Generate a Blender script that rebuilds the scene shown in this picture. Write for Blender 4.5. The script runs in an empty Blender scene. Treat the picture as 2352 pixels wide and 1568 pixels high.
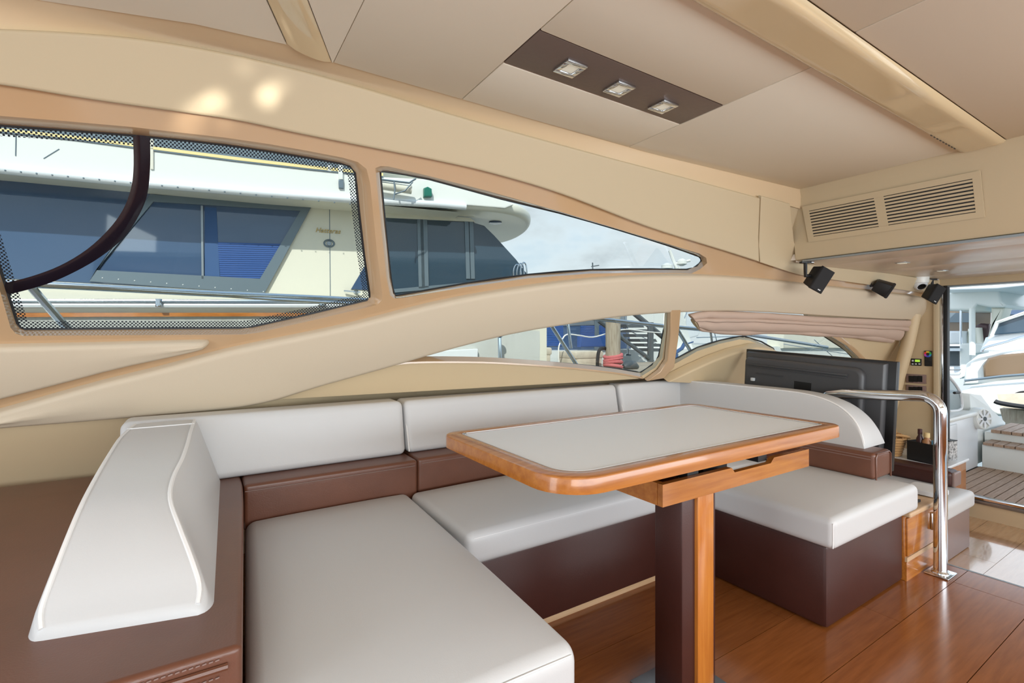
import bpy, bmesh, math, random
from mathutils import Vector, Matrix
from mathutils.geometry import tessellate_polygon
random.seed(7)
SC = bpy.context.scene
COL = SC.collection
# ------------------------------------------------------------------ camera
F, CX, CY, H = 1124.0, 1176.0, 765.0, 1.1
YAW = math.radians(32.5)
CF, SF = math.sin(YAW), math.cos(YAW)
CAM = Vector((0, 0, H))
cd = bpy.data.cameras.new('camera'); cam = bpy.data.objects.new('camera', cd); COL.objects.link(cam)
cam.location = CAM; cam.rotation_euler = (math.pi/2, 0, -YAW)
cd.sensor_width = 36; cd.lens = 36*F/2352; cd.shift_y = (CY-784)/2352; cd.clip_start = .02; cd.clip_end = 500
SC.camera = cam
# ------------------------------------------------------------------ view
vs = SC.view_settings
vs.view_transform = 'Standard'; vs.look = 'None'; vs.gamma = 1; vs.use_curve_mapping = False
vs.exposure = 0.9
try:
    SC.cycles.use_denoising = True
    SC.cycles.max_bounces = 10; SC.cycles.transparent_max_bounces = 16
    SC.cycles.sample_clamp_indirect = 6
    SC.cycles.caustics_reflective = False; SC.cycles.caustics_refractive = False
except Exception: pass
# ------------------------------------------------------------------ sky with broken cloud
W = bpy.data.worlds.new('sky'); SC.world = W; W.use_nodes = True
nt = W.node_tree; nt.nodes.clear()
N = nt.nodes.new; L = nt.links.new
wo = N('ShaderNodeOutputWorld'); bg = N('ShaderNodeBackground'); tc = N('ShaderNodeTexCoord')
sep = N('ShaderNodeSeparateXYZ'); L(tc.outputs['Generated'], sep.inputs[0])
rp = N('ShaderNodeValToRGB'); L(sep.outputs['Z'], rp.inputs[0])
rp.color_ramp.elements[0].position = 0.0; rp.color_ramp.elements[0].color = (.80, .88, .93, 1)
rp.color_ramp.elements[1].position = 0.7; rp.color_ramp.elements[1].color = (.36, .58, .86, 1)
mp = N('ShaderNodeMapping'); mp.inputs['Scale'].default_value = (1, 1, 2.2); L(tc.outputs['Generated'], mp.inputs[0])
nz = N('ShaderNodeTexNoise'); nz.inputs['Scale'].default_value = 3.4; nz.inputs['Detail'].default_value = 7; nz.inputs['Roughness'].default_value = .55
L(mp.outputs[0], nz.inputs['Vector'])
cr = N('ShaderNodeValToRGB'); L(nz.outputs['Fac'], cr.inputs[0])
cr.color_ramp.elements[0].position = .42; cr.color_ramp.elements[0].color = (0, 0, 0, 1)
cr.color_ramp.elements[1].position = .62; cr.color_ramp.elements[1].color = (1, 1, 1, 1)
cc = N('ShaderNodeValToRGB'); L(nz.outputs['Fac'], cc.inputs[0])
cc.color_ramp.elements[0].position = .5; cc.color_ramp.elements[0].color = (.95, .98, 1.0, 1)
cc.color_ramp.elements[1].position = .68; cc.color_ramp.elements[1].color = (.50, .56, .62, 1)
mx = N('ShaderNodeMixRGB'); L(cr.outputs[0], mx.inputs[0]); L(rp.outputs[0], mx.inputs[1]); L(cc.outputs[0], mx.inputs[2])
L(mx.outputs[0], bg.inputs[0]); bg.inputs[1].default_value = 1.0
L(bg.outputs[0], wo.inputs[0])
# ------------------------------------------------------------------ sun
sl = bpy.data.lights.new('sun', 'SUN'); sl.energy = 3.8; sl.angle = math.radians(.8); sl.color = (1, .95, .87)
so = bpy.data.objects.new('sun', sl); COL.objects.link(so)
SUN_TO = Vector((-.75, -.85, 1.0)).normalized()
so.rotation_euler = (-SUN_TO).to_track_quat('-Z', 'Y').to_euler()
# fill lamps added behind the camera, standing in for starboard and windscreen daylight
def area(name, loc, to, sx, sy, e, colr):
    l = bpy.data.lights.new(name, 'AREA'); l.shape = 'RECTANGLE'; l.size = sx; l.size_y = sy; l.energy = e; l.color = colr
    o = bpy.data.objects.new(name, l); COL.objects.link(o); o.location = loc
    o.rotation_euler = (Vector(to)-Vector(loc)).to_track_quat('-Z', 'Z').to_euler(); return o
area('starboard_fill', (1.5, -2.2, 1.1), (1.5, 1.2, 1.75), 6.6, 1.0, 80, (.91, .97, 1))
area('windscreen_fill', (-2.9, .2, 1.3), (2, .9, 1.6), 3.0, 1.0, 26, (.91, .97, 1))

# ================================================================== helpers
def ray(x, y):
    a = (x-CX)/F; b = (CY-y)/F
    return Vector((CF+SF*a, SF-CF*a, b))
def pt(x, y, t): return CAM+ray(x, y)*t
def atZ(x, y, z): d = ray(x, y); return CAM+d*((z-H)/d.z)
def atX(x, y, X): d = ray(x, y); return CAM+d*(X/d.x)
def atY(x, y, Y): d = ray(x, y); return CAM+d*(Y/d.y)
WY, WK, WM = 2.2, .5, .08                    # the sloping port side of the cabin
WN = Vector((WM, 1, WK)).normalized()        # points outboard
def wallY(X, z): return WY-WK*(z-H)-WM*X
def onW(x, y, off=0):                        # off > 0 : outboard
    d = ray(x, y); t = (WY+off*math.sqrt(1+WK*WK+WM*WM))/(d.y+WK*d.z+WM*d.x)
    return CAM+d*t
def s2l(c):
    c /= 255.0
    return c/12.92 if c <= .04045 else ((c+.055)/1.055)**2.4
def C(r, g, b): return (s2l(r), s2l(g), s2l(b), 1)

def mat(name, col, rough=.5, metal=0, spec=.5, coat=0, bump=0, bscale=200, noise=0, nscale=8, alpha=None, emit=None, trans=0, wood=None, stretch=None, coatr=.05):
    m = bpy.data.materials.new(name); m.use_nodes = True
    t = m.node_tree; b = t.nodes['Principled BSDF']
    b.inputs['Base Color'].default_value = col; b.inputs['Roughness'].default_value = rough
    b.inputs['Metallic'].default_value = metal; b.inputs['Specular IOR Level'].default_value = spec
    b.inputs['Coat Weight'].default_value = coat; b.inputs['Coat Roughness'].default_value = coatr
    b.inputs['Transmission Weight'].default_value = trans
    if emit: b.inputs['Emission Color'].default_value = emit[0]; b.inputs['Emission Strength'].default_value = emit[1]
    if bump or noise or wood:
        tcn = t.nodes.new('ShaderNodeTexCoord'); mpn = t.nodes.new('ShaderNodeMapping')
        t.links.new(tcn.outputs['Object'], mpn.inputs[0])
        if stretch: mpn.inputs['Scale'].default_value = stretch
    if bump:
        n = t.nodes.new('ShaderNodeTexNoise'); n.inputs['Scale'].default_value = bscale; n.inputs['Detail'].default_value = 4
        bp = t.nodes.new('ShaderNodeBump'); bp.inputs['Strength'].default_value = bump; bp.inputs['Distance'].default_value = .002
        t.links.new(tcn.outputs['Object'], n.inputs['Vector']); t.links.new(n.outputs['Fac'], bp.inputs['Height']); t.links.new(bp.outputs[0], b.inputs['Normal'])
    if noise or wood:
        n = t.nodes.new('ShaderNodeTexNoise'); n.inputs['Scale'].default_value = nscale; n.inputs['Detail'].default_value = 6
        n.inputs['Roughness'].default_value = .6
        t.links.new(mpn.outputs[0], n.inputs['Vector'])
        r = t.nodes.new('ShaderNodeValToRGB'); t.links.new(n.outputs['Fac'], r.inputs[0])
        r.color_ramp.elements[0].position = .3; r.color_ramp.elements[1].position = .7
        k = noise or .2
        c2 = wood if wood else tuple(min(1, v*(1+k)) for v in col[:3])+(1,)
        c1 = col if wood else tuple(v*(1-k) for v in col[:3])+(1,)
        r.color_ramp.elements[0].color = c1; r.color_ramp.elements[1].color = c2
        oi = t.nodes.new('ShaderNodeObjectInfo'); hs = t.nodes.new('ShaderNodeHueSaturation')
        mr = t.nodes.new('ShaderNodeMapRange'); mr.inputs['To Min'].default_value = .93 if wood else 1; mr.inputs['To Max'].default_value = 1.07 if wood else 1
        t.links.new(oi.outputs['Random'], mr.inputs[0]); t.links.new(mr.outputs[0], hs.inputs['Value'])
        t.links.new(r.outputs[0], hs.inputs['Color']); t.links.new(hs.outputs[0], b.inputs['Base Color'])
    return m
def glassmat(name, tint, refl=1.0, rough=0.0):
    m = bpy.data.materials.new(name); m.use_nodes = True; t = m.node_tree; t.nodes.clear()
    o = t.nodes.new('ShaderNodeOutputMaterial'); tr = t.nodes.new('ShaderNodeBsdfTransparent'); gl = t.nodes.new('ShaderNodeBsdfGlossy')
    tr.inputs[0].default_value = tint; gl.inputs['Roughness'].default_value = rough
    fr = t.nodes.new('ShaderNodeFresnel'); fr.inputs[0].default_value = 1.45
    mm = t.nodes.new('ShaderNodeMath'); mm.operation = 'MULTIPLY'; mm.inputs[1].default_value = refl
    ms = t.nodes.new('ShaderNodeMixShader')
    t.links.new(fr.outputs[0], mm.inputs[0]); t.links.new(mm.outputs[0], ms.inputs[0]); t.links.new(tr.outputs[0], ms.inputs[1]); t.links.new(gl.outputs[0], ms.inputs[2])
    t.links.new(ms.outputs[0], o.inputs[0]); return m
def fritmat(name):
    m = bpy.data.materials.new(name); m.use_nodes = True; t = m.node_tree; t.nodes.clear()
    o = t.nodes.new('ShaderNodeOutputMaterial'); tr = t.nodes.new('ShaderNodeBsdfTransparent'); df = t.nodes.new('ShaderNodeBsdfDiffuse'); df.inputs[0].default_value = (.03, .035, .045, 1)
    tcn = t.nodes.new('ShaderNodeTexCoord'); sp = t.nodes.new('ShaderNodeSeparateXYZ'); t.links.new(tcn.outputs['Object'], sp.inputs[0])
    def sn(sock, k):
        a = t.nodes.new('ShaderNodeMath'); a.operation = 'MULTIPLY'; a.inputs[1].default_value = k; t.links.new(sock, a.inputs[0])
        b = t.nodes.new('ShaderNodeMath'); b.operation = 'SINE'; t.links.new(a.outputs[0], b.inputs[0]); return b.outputs[0]
    p = t.nodes.new('ShaderNodeMath'); p.operation = 'MULTIPLY'; t.links.new(sn(sp.outputs['X'], 560), p.inputs[0]); t.links.new(sn(sp.outputs['Z'], 560), p.inputs[1])
    g = t.nodes.new('ShaderNodeMath'); g.operation = 'GREATER_THAN'; g.inputs[1].default_value = .06; t.links.new(p.outputs[0], g.inputs[0])
    ms = t.nodes.new('ShaderNodeMixShader'); t.links.new(g.outputs[0], ms.inputs[0]); t.links.new(tr.outputs[0], ms.inputs[1]); t.links.new(df.outputs[0], ms.inputs[2]); t.links.new(ms.outputs[0], o.inputs[0]); return m

M = {}
def mk(name, verts, faces, m, parent=None, smooth=False, label=None, cat=None, group=None, kind=None, angle=40):
    me = bpy.data.meshes.new(name); me.from_pydata([tuple(v) for v in verts], [], faces); me.validate(); me.update()
    bm = bmesh.new(); bm.from_mesh(me); bmesh.ops.recalc_face_normals(bm, faces=bm.faces); bm.to_mesh(me); bm.free()
    o = bpy.data.objects.new(name, me); COL.objects.link(o)
    if m is not None: me.materials.append(M[m] if isinstance(m, str) else m)
    if smooth:
        for p in me.polygons: p.use_smooth = True
        try: me.set_sharp_from_angle(angle=math.radians(angle))
        except Exception: pass
    if parent is not None:
        o.parent = parent; o.location = -wloc(parent)
    tag(o, label, cat, group, kind); return o
def wloc(o):
    v = Vector(o.location)
    return v+wloc(o.parent) if o.parent else v
def tag(o, label=None, cat=None, group=None, kind=None):
    if label: o['label'] = label
    if cat: o['category'] = cat
    if group: o['group'] = group
    if kind: o['kind'] = kind
    return o
def thing(name, label, cat, loc=(0, 0, 0), group=None, kind=None):
    o = bpy.data.objects.new(name, None); COL.objects.link(o); o.location = loc; o.empty_display_size = .05
    return tag(o, label, cat, group, kind)
def boxg(x0, x1, y0, y1, z0, z1):
    v = [(x, y, z) for x in (x0, x1) for y in (y0, y1) for z in (z0, z1)]
    return v, [(0, 1, 3, 2), (4, 6, 7, 5), (0, 4, 5, 1), (2, 3, 7, 6), (0, 2, 6, 4), (1, 5, 7, 3)]
def box(name, x0, x1, y0, y1, z0, z1, m, parent=None, bev=0, seg=2, **k):
    v, f = boxg(x0, x1, y0, y1, z0, z1)
    if bev:
        bm = bmesh.new(); vv = [bm.verts.new(p) for p in v]
        for q in f: bm.faces.new([vv[i] for i in q])
        bmesh.ops.bevel(bm, geom=list(bm.edges), offset=bev, segments=seg, affect='EDGES', profile=.5)
        bm.verts.index_update(); v = [tuple(p.co) for p in bm.verts]; f = [tuple(p.index for p in q.verts) for q in bm.faces]; bm.free()
        return mk(name, v, f, m, parent, smooth=True, **k)
    return mk(name, v, f, m, parent, **k)
def obox(name, c, u, v, n, su, sv, sn, m, parent=None, bev=0, taper=1.0, **k):
    """box centred at c along unit axes u v n, full sizes; taper shrinks the +n face"""
    c = Vector(c); u = Vector(u).normalized(); v = Vector(v).normalized(); n = Vector(n).normalized()
    V = []
    for a in (-.5, .5):
        for b in (-.5, .5):
            for d in (-.5, .5):
                q = taper if d > 0 else 1
                V.append(c+u*su*a*q+v*sv*b*q+n*sn*d)
    f = boxg(0, 1, 0, 1, 0, 1)[1]
    if bev:
        bm = bmesh.new(); vv = [bm.verts.new(p) for p in V]
        for q in f: bm.faces.new([vv[i] for i in q])
        bmesh.ops.bevel(bm, geom=list(bm.edges), offset=bev, segments=2, affect='EDGES', profile=.5)
        bm.verts.index_update(); V = [p.co.copy() for p in bm.verts]; f = [tuple(p.index for p in q.verts) for q in bm.faces]; bm.free()
        return mk(name, V, f, m, parent, smooth=True, **k)
    return mk(name, V, f, m, parent, **k)
def catmull(pts, n=6, closed=False):
    pts = [Vector(p) for p in pts]; out = []; N_ = len(pts)
    rng = range(N_ if closed else N_-1)
    for i in rng:
        if closed: p0, p1, p2, p3 = pts[i-1], pts[i], pts[(i+1) % N_], pts[(i+2) % N_]
        else: p0, p1, p2, p3 = pts[max(i-1, 0)], pts[i], pts[i+1], pts[min(i+2, N_-1)]
        for k in range(n):
            t = k/n
            out.append(.5*((2*p1)+(-p0+p2)*t+(2*p0-5*p1+4*p2-p3)*t*t+(-p0+3*p1-3*p2+p3)*t**3))
    if not closed: out.append(pts[-1])
    return out
def tubeg(pts, r, n=8, closed=False):
    pts = [Vector(p) for p in pts]; V = []; Fc = []; m = len(pts); prev = None
    for i, p in enumerate(pts):
        if closed: d = pts[(i+1) % m]-pts[i-1]
        else: d = pts[min(i+1, m-1)]-pts[max(i-1, 0)]
        d.normalize()
        if prev is None:
            a = Vector((0, 0, 1)) if abs(d.z) < .9 else Vector((1, 0, 0)); u = d.cross(a).normalized()
        else:
            u = (prev-d*prev.dot(d)).normalized()
        prev = u; w = d.cross(u); rr = r[i] if isinstance(r, (list, tuple)) else r
        for k in range(n):
            an = 2*math.pi*k/n; V.append(p+u*rr*math.cos(an)+w*rr*math.sin(an))
    for i in range(m if closed else m-1):
        j = (i+1) % m
        for k in range(n):
            q = (k+1) % n; Fc.append((i*n+k, i*n+q, j*n+q, j*n+k))
    if not closed: Fc.append(tuple(range(n))[::-1]); Fc.append(tuple((m-1)*n+k for k in range(n)))
    return V, Fc
def tube(name, pts, r, m, parent=None, n=8, closed=False, **k):
    v, f = tubeg(pts, r, n, closed); return mk(name, v, f, m, parent, smooth=True, **k)
def lathe(name, c, axis, prof, m, parent=None, n=20, **k):
    """prof: list of (radius, distance along axis)"""
    c = Vector(c); ax = Vector(axis).normalized(); a = Vector((0, 0, 1)) if abs(ax.z) < .9 else Vector((1, 0, 0))
    u = ax.cross(a).normalized(); w = ax.cross(u); V = []; Fc = []
    for (r, h) in prof:
        for q in range(n):
            an = 2*math.pi*q/n; V.append(c+ax*h+(u*math.cos(an)+w*math.sin(an))*r)
    for i in range(len(prof)-1):
        for q in range(n): Fc.append((i*n+q, i*n+(q+1) % n, (i+1)*n+(q+1) % n, (i+1)*n+q))
    Fc.append(tuple(range(n))); Fc.append(tuple((len(prof)-1)*n+q for q in range(n)))
    return mk(name, V, Fc, m, parent, smooth=True, **k)
def tess(loops):
    """loops of 2D points (outer + holes) -> points, triangles"""
    P = []; LL = []
    for l in loops:
        LL.append([Vector((p[0], p[1], 0)) for p in l]); P += [(p[0], p[1]) for p in l]
    return P, [tuple(t) for t in tessellate_polygon(LL)]
def inset(poly, d):
    n = len(poly); A = sum(poly[i][0]*poly[(i+1) % n][1]-poly[(i+1) % n][0]*poly[i][1] for i in range(n)); s = 1 if A > 0 else -1
    out = []
    for i in range(n):
        p0 = Vector(poly[i-1][:2]); p1 = Vector(poly[i][:2]); p2 = Vector(poly[(i+1) % n][:2])
        e1 = (p1-p0); e2 = (p2-p1)
        if e1.length < 1e-9 or e2.length < 1e-9: out.append((p1.x, p1.y)); continue
        e1.normalize(); e2.normalize()
        n1 = Vector((-e1.y, e1.x))*s; n2 = Vector((-e2.y, e2.x))*s; b = n1+n2
        if b.length < 1e-6: b = n1
        b.normalize(); k = min(1/max(b.dot(n1), .35), 2.5)
        q = p1+b*d*k; out.append((q.x, q.y))
    return out
def puff(name, poly, fmap, depth, bev, m, parent=None, seg=4, both=False, flatback=True, **k):
    """solid from a 2D outline; fmap(a,b,h) -> world; rounded front edge (and back when both)"""
    n = len(poly); rings = []
    if both:
        rings.append((bev*1.12, 0))
        for i in range(seg+1):
            an = math.pi/2*i/seg; rings.append((bev*(1-math.sin(an)), bev*(1-math.cos(an))))
    else: rings.append((0, 0))
    for i in range(seg+1):
        an = math.pi/2*i/seg; rings.append((bev*(1-math.cos(an)), depth-bev*(1-math.sin(an))))
    if bev: rings.append((bev*1.12, depth))
    V = []; Fc = []
    for (ins, h) in rings:
        for (a, b) in (inset(poly, ins) if ins else poly): V.append(fmap(a, b, h))
    for i in range(len(rings)-1):
        for q in range(n): Fc.append((i*n+q, i*n+(q+1) % n, (i+1)*n+(q+1) % n, (i+1)*n+q))
    T = [tuple(range(n))]
    b0 = (len(rings)-1)*n; c0 = len(V)
    V += [v.copy() for v in V[b0:b0+n]]+[v.copy() for v in V[0:n]]
    Fc += [tuple(c0+i for i in t) for t in T]
    Fc += [tuple(c0+n+i for i in t)[::-1] for t in T]
    return mk(name, V, Fc, m, parent, smooth=True, **k)
def cushion(name, x0, x1, y0, y1, z0, z1, r, m, parent=None, bulge=0, fn=None, nn=7, **k):
    """soft rounded block with swollen top"""
    def ax(lo, hi):
        a = [lo+r*q for q in (0, .15, .4, .7)]; b = [hi-r*q for q in (.7, .4, .15, 0)]
        return a+[lo+r+(hi-lo-2*r)*i/(nn-1) for i in range(nn)]+b
    X, Y, Z = ax(x0, x1), ax(y0, y1), ax(z0, z1)
    V = []; idx = {}; Fc = []
    nx, ny, nz_ = len(X)-1, len(Y)-1, len(Z)-1
    def vid(i, j, l):
        key = (i, j, l)
        if key not in idx:
            p = Vector((X[i], Y[j], Z[l]))
            q = Vector((min(max(p.x, x0+r), x1-r), min(max(p.y, y0+r), y1-r), min(max(p.z, z0+r), z1-r)))
            d = p-q
            if d.length > 1e-9: p = q+d.normalized()*r
            u = (p.x-x0)/(x1-x0)*2-1; v = (p.y-y0)/(y1-y0)*2-1; w = (p.z-z0)/(z1-z0)
            p.z += bulge*(1-u**4)*(1-v**4)*max(0, w)
            if fn: p = fn(p)
            idx[key] = len(V); V.append(p)
        return idx[key]
    for i in range(nx):
        for j in range(ny):
            for l in (0, nz_): Fc.append((vid(i, j, l), vid(i+1, j, l), vid(i+1, j+1, l), vid(i, j+1, l)))
    for i in range(nx):
        for l in range(nz_):
            for j in (0, ny): Fc.append((vid(i, j, l), vid(i+1, j, l), vid(i+1, j, l+1), vid(i, j, l+1)))
    for j in range(ny):
        for l in range(nz_):
            for i in (0, nx): Fc.append((vid(i, j, l), vid(i, j+1, l), vid(i, j+1, l+1), vid(i, j, l+1)))
    return mk(name, V, Fc, m, parent, smooth=True, angle=70, **k)
def endcushion(name, prof, fmap, D, zb, r, m, parent=None, seg=4, rows=6, **k):
    """lofted end cushion: prof = (a, height) stations, square section with rounded shoulders"""
    V = []; Fc = []; cnt = None
    for (a, b) in prof:
        h_ = max(b-zb, .0005); rr = min(r, h_*.9); P = []
        for i in range(rows): P.append((0, zb+(h_-rr)*i/rows))
        for i in range(seg+1): t = math.pi/2*i/seg; P.append((rr*(1-math.cos(t)), b-rr+rr*math.sin(t)))
        for i in range(1, 4): P.append((rr+(D-2*rr)*i/4, b))
        for i in range(seg+1): t = math.pi/2*(1-i/seg); P.append((D-rr*(1-math.cos(t)), b-rr+rr*math.sin(t)))
        for i in range(rows-1, -1, -1): P.append((D, zb+(h_-rr)*i/rows))
        cnt = len(P); V += [fmap(a, z, h) for h, z in P]
    for i in range(len(prof)-1):
        for q in range(cnt): Fc.append((i*cnt+q, i*cnt+(q+1) % cnt, (i+1)*cnt+(q+1) % cnt, (i+1)*cnt+q))
    Fc.append(tuple(range(cnt))); Fc.append(tuple((len(prof)-1)*cnt+q for q in range(cnt)))
    return mk(name, V, Fc, m, parent, smooth=True, angle=60, **k)
def rrect(x0, x1, y0, y1, rs, seg=6):
    """rounded rectangle, rs radii for corners (x0,y0),(x1,y0),(x1,y1),(x0,y1)"""
    out = []
    cs = [((x0+rs[0], y0+rs[0]), rs[0], math.pi), ((x1-rs[1], y0+rs[1]), rs[1], 1.5*math.pi), ((x1-rs[2], y1-rs[2]), rs[2], 0), ((x0+rs[3], y1-rs[3]), rs[3], .5*math.pi)]
    for (c, r, a0) in cs:
        for i in range(seg+1):
            a = a0+math.pi/2*i/seg; out.append((c[0]+r*math.cos(a), c[1]+r*math.sin(a)))
    return out

# ================================================================== materials
M['ceil'] = mat('ceiling_vinyl', C(228, 220, 203), .62, bump=.05, bscale=300)
M['beige'] = mat('beige_vinyl', C(200, 183, 152), .5, bump=.06, bscale=260)
M['beige2'] = mat('beige_lower_vinyl', C(206, 185, 150), .5, bump=.06, bscale=260)
M['pad'] = mat('padded_beige_leather', C(205, 190, 167), .55, bump=.12, bscale=420)
M['gloss'] = mat('glossy_tan_moulding', C(190, 158, 122), .12, spec=.6, coat=.5)
M['glossc'] = mat('glossy_cream_moulding', C(218, 198, 160), .08, spec=.6, coat=.4)
M['cove'] = mat('tan_border_vinyl', C(214, 190, 156), .45)
M['gasket'] = mat('black_rubber', C(22, 24, 28), .5)
M['glass'] = glassmat('tinted_window', (.48, .52, .515, 1), .14)
M['white'] = mat('white_leather', C(206, 207, 208), .42, bump=.10, bscale=350, spec=.45)
M['piping'] = mat('white_piping', C(236, 236, 236), .4)
M['brown'] = mat('brown_leather', C(106, 65, 47), .36, bump=.15, bscale=240, noise=.12, nscale=5, spec=.6)
M['dbrown'] = mat('dark_brown_leather', C(66, 33, 27), .42, bump=.12, bscale=240, noise=.1, nscale=5)
M['panelbrown'] = mat('dark_taupe_leather', C(104, 88, 80), .45, bump=.5, bscale=60)
M['cherry'] = mat('cherry_wood', C(158, 92, 34), .25, wood=C(188, 120, 50), nscale=4, stretch=(1, 14, 14), coat=.4)
M['cherryv'] = mat('cherry_wood_upright', C(180, 104, 38), .25, wood=C(206, 132, 56), nscale=4, stretch=(14, 14, 1), coat=.4)
M['floorw'] = mat('cherry_floor', C(128, 72, 32), .18, wood=C(148, 88, 44), nscale=5, stretch=(1, 12, 12), coat=.3, coatr=.15)
M['paleoak'] = mat('pale_oak', C(196, 160, 122), .4, wood=C(214, 182, 146), nscale=4, stretch=(1, 10, 10))
M['floor2'] = mat('salon_oak_floor', C(178, 138, 98), .12, wood=C(196, 160, 122), nscale=5, stretch=(1, 9, 9), coat=1)
M['teak'] = mat('teak_deck', C(150, 122, 100), .65, wood=C(178, 152, 132), nscale=6, stretch=(1, 14, 14))
M['caulk'] = mat('deck_caulk', C(60, 52, 48), .7)
M['tabletop'] = mat('pale_grey_laminate', C(236, 243, 250), .45, spec=.3, bump=.05, bscale=300)
M['chrome'] = mat('chrome', C(215, 218, 222), .08, metal=1)
M['steel'] = mat('stainless_steel', C(190, 200, 210), .18, metal=1)
M['alu'] = mat('brushed_aluminium', C(150, 158, 164), .35, metal=.8)
M['black'] = mat('black_plastic', C(26, 26, 28), .5)
M['tv'] = mat('tv_back_plastic', C(72, 73, 76), .42, spec=.5)
M['tvd'] = mat('tv_black', C(18, 18, 20), .35)
M['grill'] = mat('speaker_cloth', C(30, 30, 32), .8, bump=.4, bscale=900)
M['gel'] = mat('white_gelcoat', C(226, 228, 224), .28, spec=.5)
M['gelc'] = mat('cream_gelcoat', C(222, 219, 204), .32)
M['gelg'] = mat('grey_white_gelcoat', C(224, 228, 232), .3)
M['dark'] = mat('tinted_black_glass', C(64, 88, 120), .04, spec=.9)
M['dark2'] = mat('smoked_glass', C(52, 72, 88), .06, spec=.8)
M['framegrey'] = mat('grey_window_frame', C(110, 124, 134), .35, metal=.3)
M['blind'] = mat('blue_blind', C(44, 84, 150), .5)
M['gold'] = mat('gold_lettering', C(190, 160, 96), .3, metal=.6)
M['yellow'] = mat('yellow_trim', C(236, 214, 150), .5)
M['fabric'] = mat('mauve_beige_cloth', C(190, 166, 150), .85, bump=.3, bscale=500)
M['fabric2'] = mat('olive_lining', C(176, 160, 128), .85)
M['lens'] = mat('lamp_lens', C(215, 215, 195), .3, emit=((1, .95, .85, 1), .12))
M['wicker'] = mat('wicker', C(196, 152, 100), .7)
M['bluep'] = mat('blue_plastic', C(90, 160, 200), .4)
M['screen'] = mat('lcd_screen', C(150, 190, 60), .3, emit=(C(150, 200, 60), .5))
M['ltext'] = mat('pale_print', C(210, 214, 216), .5)
M['wood_pile'] = mat('weathered_piling', C(150, 136, 118), .85, wood=C(188, 178, 160), nscale=6, stretch=(10, 10, 1))
M['concrete'] = mat('weathered_white_dock_box', C(206, 196, 178), .8, noise=.15, nscale=9)
M['rope'] = mat('red_rope', C(206, 112, 114), .8, bump=.6, bscale=150)
M['wrope'] = mat('white_rope', C(232, 232, 228), .8)
M['green'] = mat('green_lamp_lens', C(22, 110, 92), .2)
M['navy'] = mat('navy_canvas', C(48, 84, 132), .6)
M['water'] = mat('harbour_water', C(60, 86, 92), .12, spec=.5, bump=.4, bscale=2)
M['cowl'] = mat('grey_black_step', C(72, 82, 88), .5)
M['amber'] = mat('bronze_glass', C(112, 92, 70), .1, spec=.8)
M['plank'] = mat('grey_dock_plank', C(150, 138, 122), .85, wood=C(176, 166, 150), nscale=5, stretch=(12, 1, 1))
M['sofa2'] = mat('greige_leather', C(140, 118, 112), .4, bump=.1, bscale=240)
M['frit'] = fritmat('dotted_frit')
M['tint'] = glassmat('blue_tinted_pane', (.30, .42, .56, 1), 1.6)
M['arcmat'] = mat('smoky_black_band', C(24, 20, 30), .12, spec=.35)

for k_ in ('floor2', 'floorw'):
    b_ = M[k_].node_tree.nodes['Principled BSDF']; b_.inputs['Coat IOR'].default_value = 2.1 if k_ == 'floor2' else 1.6
# ================================================================== cabin shell
ZC = H+.87           # headlining
ZA = H+.45           # aft saloon headlining
ZS = -.38            # saloon floor
# ---- upper floor
fl = thing('floor', 'glossy cherry wood plank floor under the dinette table', 'floor', kind='structure')
box('subfloor', -2.4, 2.995, -2.4, 2.9, ZS, -.012, 'floorw', fl)
ys = [-2.4, -1.8, -1.2, -.62, .03, .28, .53, .777, 1.022, 1.267, 1.512, 2.0, 2.9]
for i in range(len(ys)-1):
    y0, y1 = ys[i]+.0012, ys[i+1]-.0012
    xs = [-2.4, -.6+.37*(i % 3), 1.15+.31*((i*2) % 3), 2.81] if ys[i] < .777 else [-2.4, .2+.3*(i % 2), 1.9+.35*(i % 2), 2.998]
    for a, b in zip(xs[:-1], xs[1:]):
        box('plank', a+.001, b-.001, y0, y1, -.012, 0, 'floorw', fl)
box('plank', 2.812, 2.998, -2.4, .7758, -.012, 0, 'floorw', fl)
box('nosing', 2.998, 3.012, -2.4, 2.9, -.03, .001, 'alu', fl)
# ---- step down to the saloon
st = thing('step', 'cherry wood step down from the dinette to the saloon floor', 'step', kind='structure')
box('riser', 3.012, 3.03, -2.4, 2.9, ZS, -.03, 'cherry', st)
# ---- saloon floor
f2 = thing('floor_saloon', 'pale polished oak plank floor of the lower saloon', 'floor', kind='structure')
box('subfloor', 3.03, 5.3, -2.4, 3.0, ZS-.1, ZS-.012, 'floor2', f2)
k = 0; y = -2.4
while y < 2.9:
    for (a, b) in ((3.03, 4.02+.3*(k % 3)), (4.02+.3*(k % 3), 5.27)):
        box('plank', a+.001, b-.001, y+.001, y+.259, ZS-.012, ZS, 'floor2', f2)
    y += .26; k += 1
# ---- headlining: separate soft panels with shadow gaps
ce = thing('ceiling', 'beige headlining of large soft panels above the dinette', 'ceiling', kind='structure')
box('backing', -2.4, 3.2, -2.4, 1.85, ZC+.015, ZC+.06, 'ceil', ce)
def cpanel(x0, x1, y0, y1, name='panel', m='ceil', z=ZC, par=None):
    box(name, x0+.0018, x1-.0018, y0+.0018, y1-.0018, z, z+.02, m, par or ce, bev=.004)
cpanel(.36, .823, .82, 1.64); cpanel(.823, 1.69, .82, 1.145); cpanel(.823, 1.69, 1.345, 1.64)
cpanel(1.69, 3.06, .82, 1.64)
cpanel(-.8, 1.6, -.5, .665); cpanel(1.6, 3.06, -.5, .665)
cpanel(-.8, 1.6, -2.4, -.5); cpanel(1.6, 3.06, -2.4, -.5)
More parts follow.
